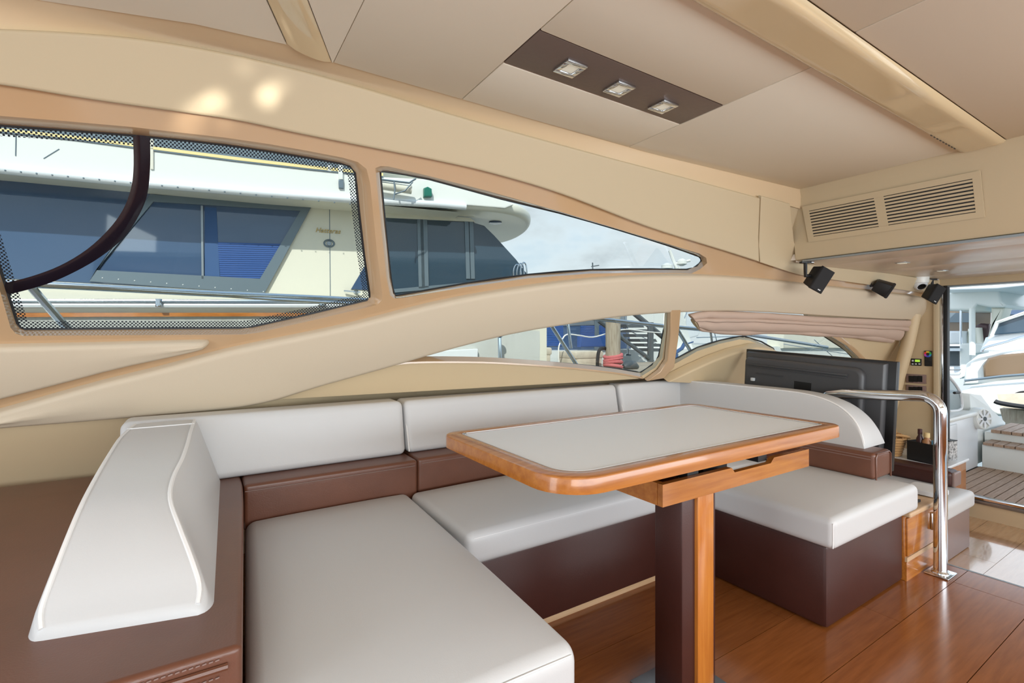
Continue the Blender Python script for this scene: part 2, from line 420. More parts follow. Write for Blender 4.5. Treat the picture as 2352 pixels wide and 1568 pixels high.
# panel forward of the cross strip, following its slanted edge
def flatpoly(name, pts, z0, z1, m, par):
    n = len(pts); V = [(p[0], p[1], z0) for p in pts]+[(p[0], p[1], z1) for p in pts]
    Fc = [tuple(range(n)), tuple(range(n, 2*n))]+[(i, (i+1) % n, n+(i+1) % n, n+i) for i in range(n)]
    return mk(name, V, Fc, m, par)
flatpoly('panel', [(-2.4, .82), (-.10, .82), (.145, 1.424), (.219, 1.61), (-.0145, 1.642), (-.36, 1.744), (-1.2, 1.8), (-2.4, 1.8)], ZC, ZC+.02, 'ceil', ce)
# ---- glossy cross strip
tr1 = thing('trim_1', 'glossy cream strip crossing the headlining at upper left', 'trim', kind='structure')
cs = [((-.098, .82), (.003, .82)), ((.148, 1.424), (.236, 1.366)), ((.222, 1.61), (.356, 1.64)), ]
V = []; Fc = []
for (a, b) in cs:
    for q in range(7):
        f_ = q/6; V.append((a[0]+(b[0]-a[0])*f_, a[1]+(b[1]-a[1])*f_, ZC-.012*math.sin(math.pi*f_)**.6+.002))
for i in range(len(cs)-1):
    for q in range(6): Fc.append((i*7+q, i*7+q+1, i*7+8+q, i*7+7+q))
mk('cover', V, Fc, 'glossc', tr1, smooth=True)
flatpoly('panel', [(.006, .824), (.36, .824), (.36, 1.638), (.358, 1.638), (.239, 1.366)], ZC, ZC+.02, 'ceil', ce)
# ---- big fore-and-aft beam
tr2 = thing('trim_2', 'long glossy cream beam running aft along the headlining', 'trim', kind='structure')
def beamprof(f_): return -.002-.020*min(1, max(0, (min(f_, 1-f_))/.16))**.5
V = []; Fc = []; nb = 16
for X in (-2.4, 0, 1.0, 2.0, 3.02, 3.1):
    for q in range(nb+1):
        f_ = q/nb; V.append((X, .663+.159*f_, ZC+beamprof(f_)*(1 if X < 3.05 else .2)))
for i in range(5):
    for q in range(nb): Fc.append((i*(nb+1)+q, i*(nb+1)+q+1, (i+1)*(nb+1)+q+1, (i+1)*(nb+1)+q))
mk('cover', V, Fc, 'glossc', tr2, smooth=True, angle=30)
for i in range(9):      # air slots near the aft end
    X = 2.66+.035*i; box('slot', X, X+.012, .796, .812, ZC-.0175, ZC-.004, 'cowl', tr2)
# ---- side: rounded border, side panel, mouldings
def curve_px(pts, n=10): return [(p.x, p.y) for p in catmull([Vector((a, b, 0)) for a, b in pts], n)]
C0 = curve_px([(-520, 62), (-250, 60), (0, 67), (180, 76), (330, 90), (500, 118), (685, 160), (860, 209), (1000, 251), (1100, 280), (1329, 343), (1540, 399), (1736, 452), (1800, 469), (1870, 488)], 6)
bd = thing('trim_3', 'curved beige border between headlining and side panel', 'trim', kind='structure')
V = []; Fc = []; nc = 7
for (x, y) in C0:
    B = onW(x, y, .004); X = B.x
    y1 = 1.636 if X > .24 else (1.60+.025*(.22-X)/.235 if X > -.0145 else 1.625+.1*(-.0145-X)/.345)
    A = Vector((X, min(y1, B.y-.02), ZC+.004)); D = Vector((X, max(A.y+.01, B.y-.03), ZC+.002))
    for q in range(nc+1):
        t = q/nc; V.append(A*(1-t)**2+D*2*t*(1-t)+B*t*t)
for i in range(len(C0)-1):
    for q in range(nc): Fc.append((i*(nc+1)+q, i*(nc+1)+q+1, (i+1)*(nc+1)+q+1, (i+1)*(nc+1)+q))
mk('cove', V, Fc, 'cove', bd, smooth=True)
# wall polygons live in (X, z) of the sloping side
def xz(x, y, off=0): p = onW(x, y, off); return (p.x, p.z)
def wmap(off0=0):
    def f(a, b, h): p = Vector((a, wallY(a, b), b)); return p-WN*(h-off0)
    return f
def wallpoly(name, loops, m, par=None, off=0, **k):
    P, T = tess(loops); mp_ = wmap(off)
    return mk(name, [mp_(a, b, 0) for a, b in P], T, m, par, **k)
def wallsolid(name, loops, thick, m, par=None, off=0, **k):
    """sheet with thickness: front at off (inboard), back outboard"""
    P, T = tess(loops); mp_ = wmap(off); n = len(P)
    V = [mp_(a, b, 0) for a, b in P]+[mp_(a, b, -thick) for a, b in P]
    Fc = T+[tuple(n+i for i in t)[::-1] for t in T]; b = 0
    for l in loops:
        for i in range(len(l)): j = (i+1) % len(l); Fc.append((b+i, b+j, n+b+j, n+b+i))
        b += len(l)
    return mk(name, V, Fc, m, par, **k)
C1 = curve_px([(-520, 150), (-250, 165), (0, 193), (212, 227), (425, 257), (551, 276), (692, 306), (900, 347), (1000, 367), (1123, 395), (1284, 443), (1481, 518), (1660, 574), (1735, 598)], 5)
C1b = [(1806, 621), (1832, 628), (1908, 639), (2000, 652), (2094, 667), (2135, 673)]
C3 = curve_px([(-190, 988), (0, 937), (221, 875), (383, 835), (531, 796), (787, 743), (1000, 690), (1177, 658), (1356, 636), (1534, 628), (1653, 631), (1755, 639), (1934, 659), (2094, 677)], 5)
C4 = curve_px([(-190, 992), (0, 975), (180, 961), (361, 946), (468, 937), (560, 927), (640, 910), (723, 884), (893, 837), (1034, 796), (1177, 761), (1261, 747), (1350, 732), (1422, 723), (1519, 715), (1653, 711), (1755, 714), (1883, 722), (2010, 729), (2099, 732)], 4)
def interp(c, x):
    for (a, b), (a2, b2) in zip(c[:-1], c[1:]):
        if a <= x <= a2: return b+(b2-b)*(x-a)/max(a2-a, 1e-6)
    return c[0][1] if x < c[0][0] else c[-1][1]
sp_ = thing('wall_side_panel', 'smooth beige vinyl panel above the port windows', 'wall panel', kind='structure')
top = [(x, y) for x, y in C0 if x <= 1737]; bot = [(x, y) for x, y in C1 if x <= 1737]
poly = [xz(x, y) for x, y in top]+[xz(1733, 540)]+[xz(*p) for p in bot[::-1]]
puff('panel', poly, wmap(-.012), .02, .008, 'beige', sp_, seg=3)
puff('fairing', [xz(*p) for p in [(1738.5, 447), (1805, 465), (1815, 552), (1832, 594), (1920, 608), (2000, 620), (2060, 629), (2140, 641), (2140, 674), (2094, 668), (2000, 653), (1908, 640), (1832, 629), (1806, 622), (1737, 599), (1734, 560)]], wmap(-.012), .018, .006, 'beige', sp_, seg=2)
# window openings : outer edge on the moulding, inner edge at the pane
W1o = [(-330, 232), (-160, 249), (0, 266), (150, 278), (298, 291), (420, 305), (518, 316), (620, 331), (705, 346), (788, 362), (822, 372), (842, 388), (850, 420), (856, 480), (866, 580), (878, 672), (878, 688), (866, 700), (720, 735), (592, 764), (560, 768), (373, 769), (200, 770), (52, 771), (36, 766), (24, 752), (0, 668), (-60, 480), (-130, 330)]
W1i = [(-310, 255), (-150, 271), (0, 287), (150, 298), (307, 310), (420, 321), (518, 332), (620, 347), (705, 361), (780, 374), (803, 381), (816, 397), (820, 430), (825, 482), (837, 585), (849, 672), (849, 682), (842, 690), (710, 722), (580, 751), (552, 754), (373, 755), (200, 756), (58, 757), (46, 753), (38, 742), (12, 660), (-50, 470), (-112, 345)]
W2o = [(862, 386), (874, 381), (892, 382), (974, 401), (1116, 437), (1284, 485), (1420, 526), (1534, 560), (1606, 582), (1622, 592), (1624, 604), (1608, 618), (1588, 628), (1498, 626), (1356, 628), (1213, 639), (1070, 659), (925, 684), (905, 685), (896, 678), (888, 640), (876, 530), (866, 430)]
W2i = [(873, 396), (880, 393), (892, 394), (988, 411), (1152, 456), (1284, 488), (1420, 527), (1534, 563), (1596, 585), (1607, 590), (1611, 599), (1600, 611), (1577, 619), (1498, 618), (1356, 620), (1213, 631), (1070, 651), (918, 678), (909, 679), (904, 672), (897, 636), (886, 530), (877, 440)]
W3o = [(905, 832), (960, 806), (1034, 786), (1177, 750), (1261, 737), (1350, 722), (1422, 713), (1532, 704), (1530, 760), (1521, 822), (1505, 844), (1474, 863), (1462, 862), (1422, 855), (1320, 843), (1177, 832), (1070, 828), (970, 827)]
W3i = [(935, 822), (970, 809), (1036, 790), (1177, 753), (1261, 740), (1350, 725), (1422, 716), (1527, 708), (1524, 760), (1513, 818), (1497, 838), (1472, 855), (1462, 854), (1422, 848), (1320, 837), (1177, 826), (1070, 822), (980, 822)]
W4o = [(1556, 704), (1653, 702), (1755, 704), (1840, 708), (1868, 736), (1900, 768), (1942, 796), (1966, 818), (1985, 860), (1860, 872), (1800, 868), (1772, 802), (1722, 782), (1699, 779), (1653, 789), (1602, 806), (1556, 832), (1545, 838), (1541, 830), (1548, 770)]
W4i = [(1559, 708), (1653, 706), (1755, 708), (1836, 712), (1858, 738), (1890, 770), (1930, 796), (1955, 818), (1972, 852), (1860, 862), (1806, 858), (1776, 800), (1722, 776), (1699, 773), (1653, 782), (1602, 798), (1560, 820), (1547, 826), (1546, 818), (1551, 770)]
DEP = .05
mid = []
for x in [-190, -100, 0, 120, 221, 300, 383, 460, 531, 640, 700, 787, 900, 1000, 1090, 1177, 1270, 1356, 1440, 1534, 1653, 1755, 1850, 1934, 2020, 2094]:
    mid.append((x, .5*(interp(C3, x)+interp(C4, x))))
wf = thing('wall_port', 'glossy tan moulding framing the port side windows', 'wall', kind='structure')
outer = [xz(x, y-4) for x, y in C1[:-1]]+[xz(1737, 595)]+[xz(x, y-5) for x, y in C1b]+[xz(2135, 700)]+[xz(*p) for p in mid[::-1]]+[xz(-520, 1075)]
wallpoly('moulding', [outer, [xz(*p) for p in W1o], [xz(*p) for p in W2o]], 'gloss', wf)
lowb = [(5.24, ZS+.1), (5.24, H-.0)]
ZL = .815
q0 = xz(-520, 1075)
low_outer = [q0]+[xz(*p) for p in mid]+[xz(2135, 700)]+[(5.26, H+.02), (5.26, ZL-.12)]+[(4.2, ZL-.12), (3.5, ZL-.12), (3.1, ZL), (.2, ZL), (q0[0], min(ZL, q0[1]-.02))]
wl = thing('wall_port_lower', 'tan vinyl side lining below the padded arch', 'wall', kind='structure')
wallpoly('lining', [low_outer, [xz(*p) for p in W3o], [xz(*p) for p in W4o]], 'beige2', wl, off=0)
# lining below the backrest line steps outboard behind the sofa
V = []; Fc = []; xs_ = [q0[0], -.4, 0, .3, .6, 1.0, 1.6, 2.4, 3.1, 3.5, 4.2, 5.26]
for X in xs_:
    o_ = .26*min(1, max(0, (X-.1)/.7)); zz = ZL if X < 3.2 else ZL-.12
    if X == q0[0]: zz = min(ZL, q0[1]-.02)
    V += [(X, wallY(X, zz), zz), (X, wallY(X, zz)+o_, zz-.005), (X, wallY(X, .3)+o_, .3), (X, wallY(X, ZS)+o_, ZS)]
for i in range(len(xs_)-1):
    for q in range(3): Fc.append((i*4+q, i*4+q+1, i*4+5+q, i*4+4+q))
mk('lower_lining', V, Fc, 'beige2', wl)
def window(nm, lab, o_, i_, revm, frit=None):
    w = thing(nm, lab, 'window', kind='structure')
    n = len(o_); mp_ = wmap(0)
    A = [mp_(*xz(*p), 0) for p in o_]; Bp = [onW(x, y, DEP) for x, y in i_]
    # rounded reveal between moulding and pane
    V = []; Fc = []; R = 5
    for i in range(n):
        for q in range(R+1):
            t = q/R; p = A[i].lerp(Bp[i], t); bulge = math.sin(t*math.pi)*.006
            V.append(p-WN*bulge)
    for i in range(n):
        j = (i+1) % n
        for q in range(R): Fc.append((i*(R+1)+q, i*(R+1)+q+1, j*(R+1)+q+1, j*(R+1)+q))
    mk('reveal', V, Fc, revm, w, smooth=True)
    loop = [(p.x, p.z) for p in Bp]
    # solid pane 6 mm
    pane = []
    for p in Bp: pane.append((p.x, p.z))
    T = [tuple(t) for t in tessellate_polygon([[Vector((a, b, 0)) for a, b in pane]])]
    mk('pane', [p+WN*.004 for p in Bp], T, 'glass', w)
    gk = catmull([p for p in Bp], 2, closed=True)
    tube('gasket', [p+WN*.001 for p in gk], .0058, 'gasket', w, n=6, closed=True)
    if frit:
        ip = inset(loop, frit)
        V2 = [p+WN*.0025 for p in Bp]; cen = sum(Bp, Vector())/n
        off = WN*.0025
        base = Bp[0]
        def lift(a, b):   # point of the pane plane with given X,z
            # plane through base with normal WN
            yv = base.y-((a-base.x)*WN.x+(b-base.z)*WN.z)/WN.y
            return Vector((a, yv, b))+off
        V2 += [lift(a, b) for a, b in ip]
        mk('frit_band', V2, [(i, (i+1) % n, n+(i+1) % n, n+i) for i in range(n)], 'frit', w)
    return w
window('window_1', 'large forward port window crossed by a dark curved band', W1o, W1i, 'gloss', .028)
window('window_2', 'tapering port window above the padded arch', W2o, W2i, 'gloss')
window('window_3', 'low port window below the arch showing dock and piling', W3o, W3i, 'beige')
window('window_4', 'aft port window behind the gathered curtain', W4o, W4i, 'beige')
# curved dark band on the forward pane
bo = curve_px([(344, 306), (345, 378), (338, 448), (315, 502), (282, 548), (232, 589), (174, 623), (108, 652), (29, 674), (-20, 684)], 4)
bi = curve_px([(305, 304), (307, 378), (301, 432), (282, 482), (249, 527), (199, 573), (137, 610), (70, 635), (8, 650), (-30, 658)], 4)
V = []; Fc = []
for (a, b) in zip(bo, bi):
    for q in range(5):
        t = q/4; p = onW(a[0]+(b[0]-a[0])*t, a[1]+(b[1]-a[1])*t, DEP-.002); V.append(p-WN*(.003*math.sin(math.pi*min(max(t, .0), 1))**.7))
    V.append(onW(b[0], b[1], DEP+.003)); V.append(onW(a[0], a[1], DEP+.003))
for i in range(len(bo)-1):
    for q in range(7): Fc.append((i*7+q, i*7+(q+1) % 7, (i+1)*7+(q+1) % 7, (i+1)*7+q))
Fc.append(tuple(range(7))); Fc.append(tuple((len(bo)-1)*7+q for q in range(7)))
mk('window_band', V, Fc, 'arcmat', None, smooth=True, label='dark glossy curved band sweeping across the forward port window', cat='window band')
# padded arch and wedge
end = [(2118, 681), (2131, 690), (2134, 702), (2128, 718), (2115, 729)]
def band(nm, tp, bt, thick, bev, m, lab, sway=.008):
    """padded strip lofted between an upper and a lower edge curve (pixel pairs)"""
    V = []; Fc = []; K = 14; n = len(tp)
    for i in range(n):
        a = xz(*tp[i]); b = xz(*bt[i]); w = math.hypot(a[0]-b[0], a[1]-b[1])
        e = min(1, min(i, n-1-i)/2.0+.15)
        bv = min(bev, w*.48)
        for q in range(K+1):
            v = q/K
            # concentrate points in the rounded shoulders
            if q <= 5: t = math.pi/2*q/5; d = bv*(1-math.cos(t)); h = thick-bev+bev*math.sin(t) if w > 1e-4 else 0
            elif q >= K-5: t = math.pi/2*(K-q)/5; d = w-bv*(1-math.cos(t)); h = thick-bev+bev*math.sin(t)
            else: d = bv+(w-2*bv)*(q-5)/(K-10); h = thick+sway*math.sin(math.pi*(q-5)/(K-10))
            if q in (0, K): h = 0
            f = d/max(w, 1e-6); X = a[0]+(b[0]-a[0])*f; z = a[1]+(b[1]-a[1])*f
            V.append(Vector((X, wallY(X, z), z))-WN*(h*e-.012))
    for i in range(n-1):
        for q in range(K): Fc.append((i*(K+1)+q, i*(K+1)+q+1, (i+1)*(K+1)+q+1, (i+1)*(K+1)+q))
    Fc.append(tuple(range(K+1))); Fc.append(tuple((n-1)*(K+1)+q for q in range(K+1)))
    return mk(nm, V, Fc, m, None, smooth=True, angle=55, label=lab, cat='padded trim', kind='structure')
xs_ = [-188, -150, -100, -50, 0, 60, 120, 180, 240, 300, 361, 420, 468, 520, 560, 600, 640, 690, 740, 800, 860, 920, 980, 1040, 1100, 1160, 1220, 1280, 1350, 1422, 1480, 1534, 1600, 1653, 1710, 1755, 1820, 1883, 1934, 2010, 2060, 2094]
tp = [(x, interp(C3, x)) for x in xs_]+[(2110, 680), (2122, 686), (2131, 697)]
bt = [(x, interp(C4, x)) for x in xs_]+[(2114, 729), (2124, 722), (2132, 708)]
band('arch_pad', tp, bt, .052, .024, 'pad', 'long padded beige arch sweeping from the forward corner to the aft bulkhead')
wt = curve_px([(-520, 800), (-250, 795), (0, 789), (200, 785), (463, 779), (481, 784)], 6); wb = curve_px([(-520, 1045), (-250, 975), (0, 911), (127, 879), (272, 841), (446, 803), (481, 788)], 6)
xs_ = [-520, -400, -250, -120, 0, 80, 160, 240, 300, 360, 410, 445, 465, 476]
band('wedge_pad', [(x, interp(wt, x)) for x in xs_]+[(481, 784)], [(x, interp(wb, x)) for x in xs_]+[(482, 788)], .045, .018, 'pad', 'pointed padded beige wedge under the forward port window', .004)
# ledge under the low window and window post
sillp = [onW(x, y, -.004) for x, y in curve_px([(880, 838), (940, 829), (1070, 828), (1177, 832), (1320, 843), (1422, 855), (1474, 865)], 3)]
V = []; Fc = []
for p in sillp:
    V += [p+WN*.03+Vector((0, 0, .006)), p-WN*.012+Vector((0, 0, .002)), p-WN*.012-Vector((0, 0, .006)), p+WN*.03-Vector((0, 0, .03))]
for i in range(len(sillp)-1):
    for q in range(4): Fc.append((i*4+q, i*4+(q+1) % 4, (i+1)*4+(q+1) % 4, (i+1)*4+q))
mk('window_sill', V, Fc, 'gloss', wl, smooth=True)
puff('window_post', [xz(*p) for p in [(1530, 700), (1555, 700), (1549, 770), (1540, 836), (1516, 862), (1478, 868), (1508, 846), (1524, 822), (1530, 760)]], wmap(-.01), .03, .008, 'gloss', wl, seg=3)
# raised side box in front of the aft window
hb = [(1518, 864), (1570, 838), (1622, 815), (1670, 798), (1719, 787), (1740, 788), (1757, 792), (1771, 799), (1776, 812), (1778, 888), (1700, 879), (1600, 869)]
puff('side_box', [xz(*p) for p in hb], wmap(-.005), .07, .012, 'beige2', wl, seg=3)
puff('aft_cheek', [xz(*p) for p in [(1893, 764), (1925, 768), (1962, 800), (1994, 833), (1998, 870), (1978, 860), (1965, 818), (1935, 790)]], wmap(-.004), .03, .01, 'gloss', wl, seg=2)
# ---- overhead bulkhead with air vent
def onB(x, y, off=0):
    d = ray(x, y); t = (3.279-off-.243*0)/(d.x+.243*d.z); return CAM+d*t
bk = thing('wall_overhead', 'beige overhead bulkhead carrying the air vent', 'wall', kind='structure')
prof = [(3.03, ZC+.02), (3.06, ZC+.005), (3.085, H+.835), (3.088, H+.82), (3.165, H+.475), (3.172, H+.462), (3.19, H+.455), (3.3, H+.455), (3.3, ZC+.02)]
V = []; Fc = []; nP = len(prof)
for (yy) in (-2.4, 1.64, 1.66):
    for (a, z) in prof: V.append((a if yy < 1.65 else min(a+.03, 3.3), yy, z))
for i in range(2):
    for q in range(nP): Fc.append((i*nP+q, i*nP+(q+1) % nP, (i+1)*nP+(q+1) % nP, (i+1)*nP+q))
Fc.append(tuple(range(nP))); Fc.append(tuple(2*nP+q for q in range(nP)))
mk('face', V, Fc, 'beige', bk, smooth=True, angle=30)
box('edge_trim', 3.166, 3.186, -2.4, 1.6, H+.446, H+.456, 'alu', bk)
# vent frame of four bars, louvres, divider
vg = thing('air_vent', 'long beige louvred air vent on the overhead bulkhead', 'air vent')
q4 = [onB(1843, 474), onB(2252, 391), onB(2263, 498), onB(1858, 556)]
s4 = [onB(1858.5, 484), onB(2234, 410), onB(2242, 487), onB(1869, 543)]
bn = Vector((-1, 0, -.243)).normalized()
def barq(a, b, c, d, th, nm, m, par, lift=0):
    P = [a, b, c, d]; V = [p+bn*(lift+th) for p in P]+[p+bn*lift for p in P]
    return mk(nm, V, [(0, 1, 2, 3), (7, 6, 5, 4), (0, 4, 5, 1), (1, 5, 6, 2), (2, 6, 7, 3), (3, 7, 4, 0)], m, par)
for i in range(4):
    j = (i+1) % 4; barq(q4[i], q4[j], s4[j], s4[i], .006, 'frame_bar', 'beige', vg)
barq(*s4, .0005, 'duct', 'black', vg)
NS = 9
for i in range(NS):
    f0 = (i+.5)/(NS); hh = .5/NS*.58
    def lr(f_): return s4[0].lerp(s4[3], f_), s4[1].lerp(s4[2], f_)
    a, b = lr(f0-hh); d, c = lr(f0+hh)
    barq(a, b, c, d, .004, 'louvre', 'beige', vg, lift=.001)
ma, mb = s4[0].lerp(s4[1], .455), s4[3].lerp(s4[2], .46); mc, md = s4[3].lerp(s4[2], .52), s4[0].lerp(s4[1], .515)
barq(ma, md, mc, mb, .0025, 'divider', 'beige', vg, lift=.001)
# ---- saloon headlining panels
c2 = thing('ceiling_saloon', 'pale satin headlining panels over the aft saloon', 'ceiling', kind='structure')
M['satin'] = mat('satin_panel', C(234, 225, 216), .3, spec=.5)
box('backing', 3.18, 5.35, -2.4, 1.9, ZA+.014, ZA+.05, 'satin', c2)
for a, b in ((3.19, 3.5), (3.5, 4.11), (4.11, 4.82), (4.82, 5.24)):
    box('panel', a+.002, b-.002, -2.4, 1.655, ZA, ZA+.014, 'satin', c2, bev=.003)
# ---- aft bulkhead beside and above the door
wa = thing('wall_aft', 'beige aft bulkhead with switch panels beside the cockpit door', 'wall', kind='structure')
yz = [(1.575, ZS), (wallY(5.25, ZS)+.26, ZS), (wallY(5.25, .68)+.26, .68), (wallY(5.25, .70)+.02, .70), (wallY(5.25, 1.1)+.02, 1.1), (wallY(5.25, ZA+.02)+.02, ZA+.02), (1.575, ZA+.02)]
n_ = len(yz)
mk('panel', [(5.25, a, b) for a, b in yz]+[(5.31, a, b) for a, b in yz], [tuple(range(n_)), tuple(range(n_, 2*n_))]+[(i, (i+1) % n_, n_+(i+1) % n_, n_+i) for i in range(n_)], 'beige2', wa)
box('jamb_trim', 5.22, 5.31, 1.535, 1.575, ZS, ZA, 'beige', wa, bev=.006)
box('header', 5.235, 5.31, -2.4, 1.575, H+.396, ZA+.02, 'beige', wa, bev=.004)
# corner fillet from side lining to bulkhead
cf = [(atX(2106, 733, 5.2), atX(2068, 853, 5.2))]
tube('corner_post', [atX(2100, 720, 5.16), atX(2085, 790, 5.16), atX(2064, 862, 5.16), atX(2040, 960, 5.16)], .05, 'beige2', wa, n=10)
dr = thing('door_1', 'open chrome framed doorway to the cockpit', 'door', kind='structure')
box('chrome_jamb', 5.235, 5.30, 1.512, 1.535, ZS, H+.396, 'chrome', dr, bev=.004)
box('door_edge', 5.24, 5.30, 1.487, 1.512, ZS, H+.396, 'gasket', dr, bev=.003)
box('head_rail', 5.24, 5.30, -2.4, 1.487, H+.385, H+.396, 'alu', dr)
box('sill_riser', 5.25, 5.33, -2.4, 1.53, ZS, -.26, 'beige', dr)
box('sill_rail', 5.235, 5.33, -2.4, 1.53, -.26, -.235, 'alu', dr, bev=.004)
box('sill_top', 5.25, 5.33, -2.4, 1.53, -.235, -.213, 'chrome', dr, bev=.003)
# outer roof so the sun stays out, and starboard coaming
rf = thing('roof', 'white cabin roof above the headlining', 'roof', kind='structure')
wallsolid('corner_backing', [[(2.8, H+.44), (3.6, H+.44), (3.6, H+.80), (3.0, H+.77), (2.8, H+.76)]], .02, 'beige', rf, off=.016)
box('deckhead', -2.4, 3.4, -2.45, 1.95, ZC+.062, ZC+.12, 'gel', rf)
box('aft_deckhead', 3.3, 7.1, -2.45, 2.0, ZA+.06, ZA+.14, 'gel', rf)

# narrow spot lamps added to imitate sun glints on the side panel
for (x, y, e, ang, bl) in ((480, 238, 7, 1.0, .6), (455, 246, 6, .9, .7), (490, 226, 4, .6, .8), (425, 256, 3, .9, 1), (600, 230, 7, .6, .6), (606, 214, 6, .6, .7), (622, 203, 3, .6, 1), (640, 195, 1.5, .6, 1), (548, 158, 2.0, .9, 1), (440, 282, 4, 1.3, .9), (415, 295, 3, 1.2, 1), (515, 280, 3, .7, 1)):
    q = onW(x, y); l = bpy.data.lights.new('glint_lamp', 'SPOT'); l.energy = e*46; l.spot_size = math.radians(ang); l.spot_blend = bl; l.shadow_soft_size = .02; l.color = (1, .97, .9)
    o = bpy.data.objects.new('glint_lamp', l); COL.objects.link(o); o.location = (1.6, -2.1, .95)
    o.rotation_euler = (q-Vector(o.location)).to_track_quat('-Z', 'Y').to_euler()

# starboard side and forward dash behind the camera: low sides, headers and pillars around open windows
ws = thing('wall_starboard', 'wood sided starboard cabin side with large windows', 'wall', kind='structure')
box('lower_side', -2.4, 5.3, -2.46, -2.36, 0, .58, 'cherry', ws); box('header', -2.4, 3.2, -2.46, -2.36, 1.66, ZC+.06, 'beige', ws)
for X in (-2.35, .1, 2.9): box('pillar', X, X+.12, -2.46, -2.36, .58, 1.66, 'gloss', ws)
wfw = thing('wall_forward', 'forward dash and windscreen header', 'wall', kind='structure')
box('dash', -3.2, -3.05, -2.4, 2.6, 0, .75, 'brown', wfw); box('windscreen_header', -2.45, -2.4, -2.4, 1.7, 1.75, ZC+.06, 'beige', wfw)
# ================================================================== dinette sofa
SZ = .43; BZ = .31; RZ = .555; TZ = .79
# ---- brown leather base
sb = thing('sofa_base', 'U-shaped brown leather sofa base standing on the cherry floor', 'sofa base')
box('forward_plinth', .145, .69, .86, 2.02, .03, BZ, 'dbrown', sb, bev=.012)
box('back_plinth', .69, 2.64, 1.488, 2.30, .022, BZ, 'dbrown', sb, bev=.008)
box('aft_plinth', 1.953, 2.634, .900, 1.488, .004, BZ, 'dbrown', sb, bev=.014)
box('kick_strip', .70, 1.953, 1.493, 1.53, 0, .022, 'paleoak', sb)
box('plinth_foot', .16, .67, .90, 1.9, 0, .03, 'black', sb)
# ---- seat cushions
def seam(name, pts, par, r=.0022, m='piping'): tube(name, pts, r, m, par, n=6)
c = thing('seat_cushion', 'white leather seat cushion at the forward left end, nearest the camera', 'cushion', group='dinette seat cushions')
def f1(p):
    if p.x < .3: p.x -= .068*max(0, 1.975-p.y)
    if p.x > .6: p.x += -.05*max(0, (2.0-p.y)/1.2)*(p.x-.6)/.13
    return p
cushion('cover', .134, .745, .812, 2.0, BZ+.002, SZ-.004, .035, 'white', c, bulge=.022, fn=f1, nn=9)
def seampath(x0, x1, y, z): return [(x0+(x1-x0)*i/12, y, z) for i in range(13)]
seam('seam', [(.70-.0*i, .803, SZ-.022) if i == 99 else (.15+.52*i/12, .816, SZ-.020+.004*math.sin(math.pi*i/12)) for i in range(13)], c)
c = thing('seat_cushion', 'white leather seat cushion along the port side behind the table', 'cushion', group='dinette seat cushions')
cushion('cover', .752, 2.565, 1.458, 1.99, BZ+.001, SZ-.006, .028, 'white', c, bulge=.016, nn=9)
seam('seam', [(.78+1.78*i/12, 1.462, SZ-.024) for i in range(13)], c)
c = thing('seat_cushion', 'white leather seat cushion at the aft end with its free corner by the handrail', 'cushion', group='dinette seat cushions')
cushion('cover', 1.925, 2.70, .862, 1.452, BZ+.001, SZ-.004, .026, 'white', c, bulge=.012, nn=9)
seam('seam', [(1.95+.70*i/10, .866, SZ-.022-.004*(i/10)) for i in range(11)], c)
seam('seam', [(1.929, .89+.54*i/10, SZ-.022) for i in range(11)], c)
seam('seam', [(1.932, .870, BZ+.01+(SZ-BZ-.03)*i/6) for i in range(7)], c)
# ---- leather shelf and bolsters
sh = thing('leather_shelf', 'brown leather ledge running from the forward shelf behind the left backrest', 'ledge')
shf = lambda p: Vector((p.x-.068*max(0, (1.975-p.y))*max(0, min(1, (p.x+.3)/.3)), p.y, p.z))
cushion('shelf_top', -1.5, .13, .975, 2.44, RZ-.14, RZ, .012, 'brown', sh, nn=8, fn=shf)
box('shelf_front', -1.5, .05, .985, 1.05, .0, RZ-.12, 'brown', sh, bev=.01)
cushion('shelf_side', .0, .128, .985, 1.99, .0, RZ-.02, .008, 'brown', sh, nn=3, fn=shf)
for k_, dy in enumerate((.9745, .9745)):
    z = RZ-.012-.030*k_
    for i in range(110):
        x = -1.0+.0094*i
        obox('stitch', (x, dy-.002, z), (1, 0, .12), (0, 1, 0), (0, 0, 1), .006, .002, .002, 'sofa2', sh)
tube('welt', [(-1.4+1.44*i/10, .972, RZ-.027) for i in range(11)], .006, 'brown', sh, n=8)
b1 = thing('bolster', 'brown leather bolster below the left half of the port backrest', 'bolster', group='brown leather bolsters')
cushion('cover', .132, .790, 1.995, 2.34, RZ-.17, RZ, .014, 'brown', b1)
tube('stitching', [(.135+.64*i/8, 1.9895, RZ-.022) for i in range(9)], .0016, 'sofa2', b1, n=5)
b2 = thing('bolster', 'brown leather bolster behind the table below the middle port backrest', 'bolster', group='brown leather bolsters')
cushion('cover', .796, 2.565, 2.01, 2.34, RZ-.17, RZ, .014, 'brown', b2)
tube('stitching', [(.815+1.74*i/8, 2.0095, RZ-.022) for i in range(9)], .0016, 'sofa2', b2, n=5)
b3 = thing('bolster', 'brown leather bolster standing on the aft seat with a shiny rounded end', 'bolster', group='brown leather bolsters')
cushion('cover', 2.57, 2.745, .985, 2.30, SZ+.004, RZ, .016, 'brown', b3)
for dz in (.018, .030): tube('stitching', [(2.5695, 1.0+.98*i/8, RZ-dz) for i in range(9)], .0016, 'sofa2', b3, n=5)
tube('end_welt', rrw := [(2.585, .984, SZ+.0), (2.582, .984, RZ-.02), (2.595, .984, RZ-.006), (2.72, .984, RZ-.006), (2.738, .984, RZ-.018), (2.738, .984, SZ+.0)], .004, 'brown', b3, n=6)
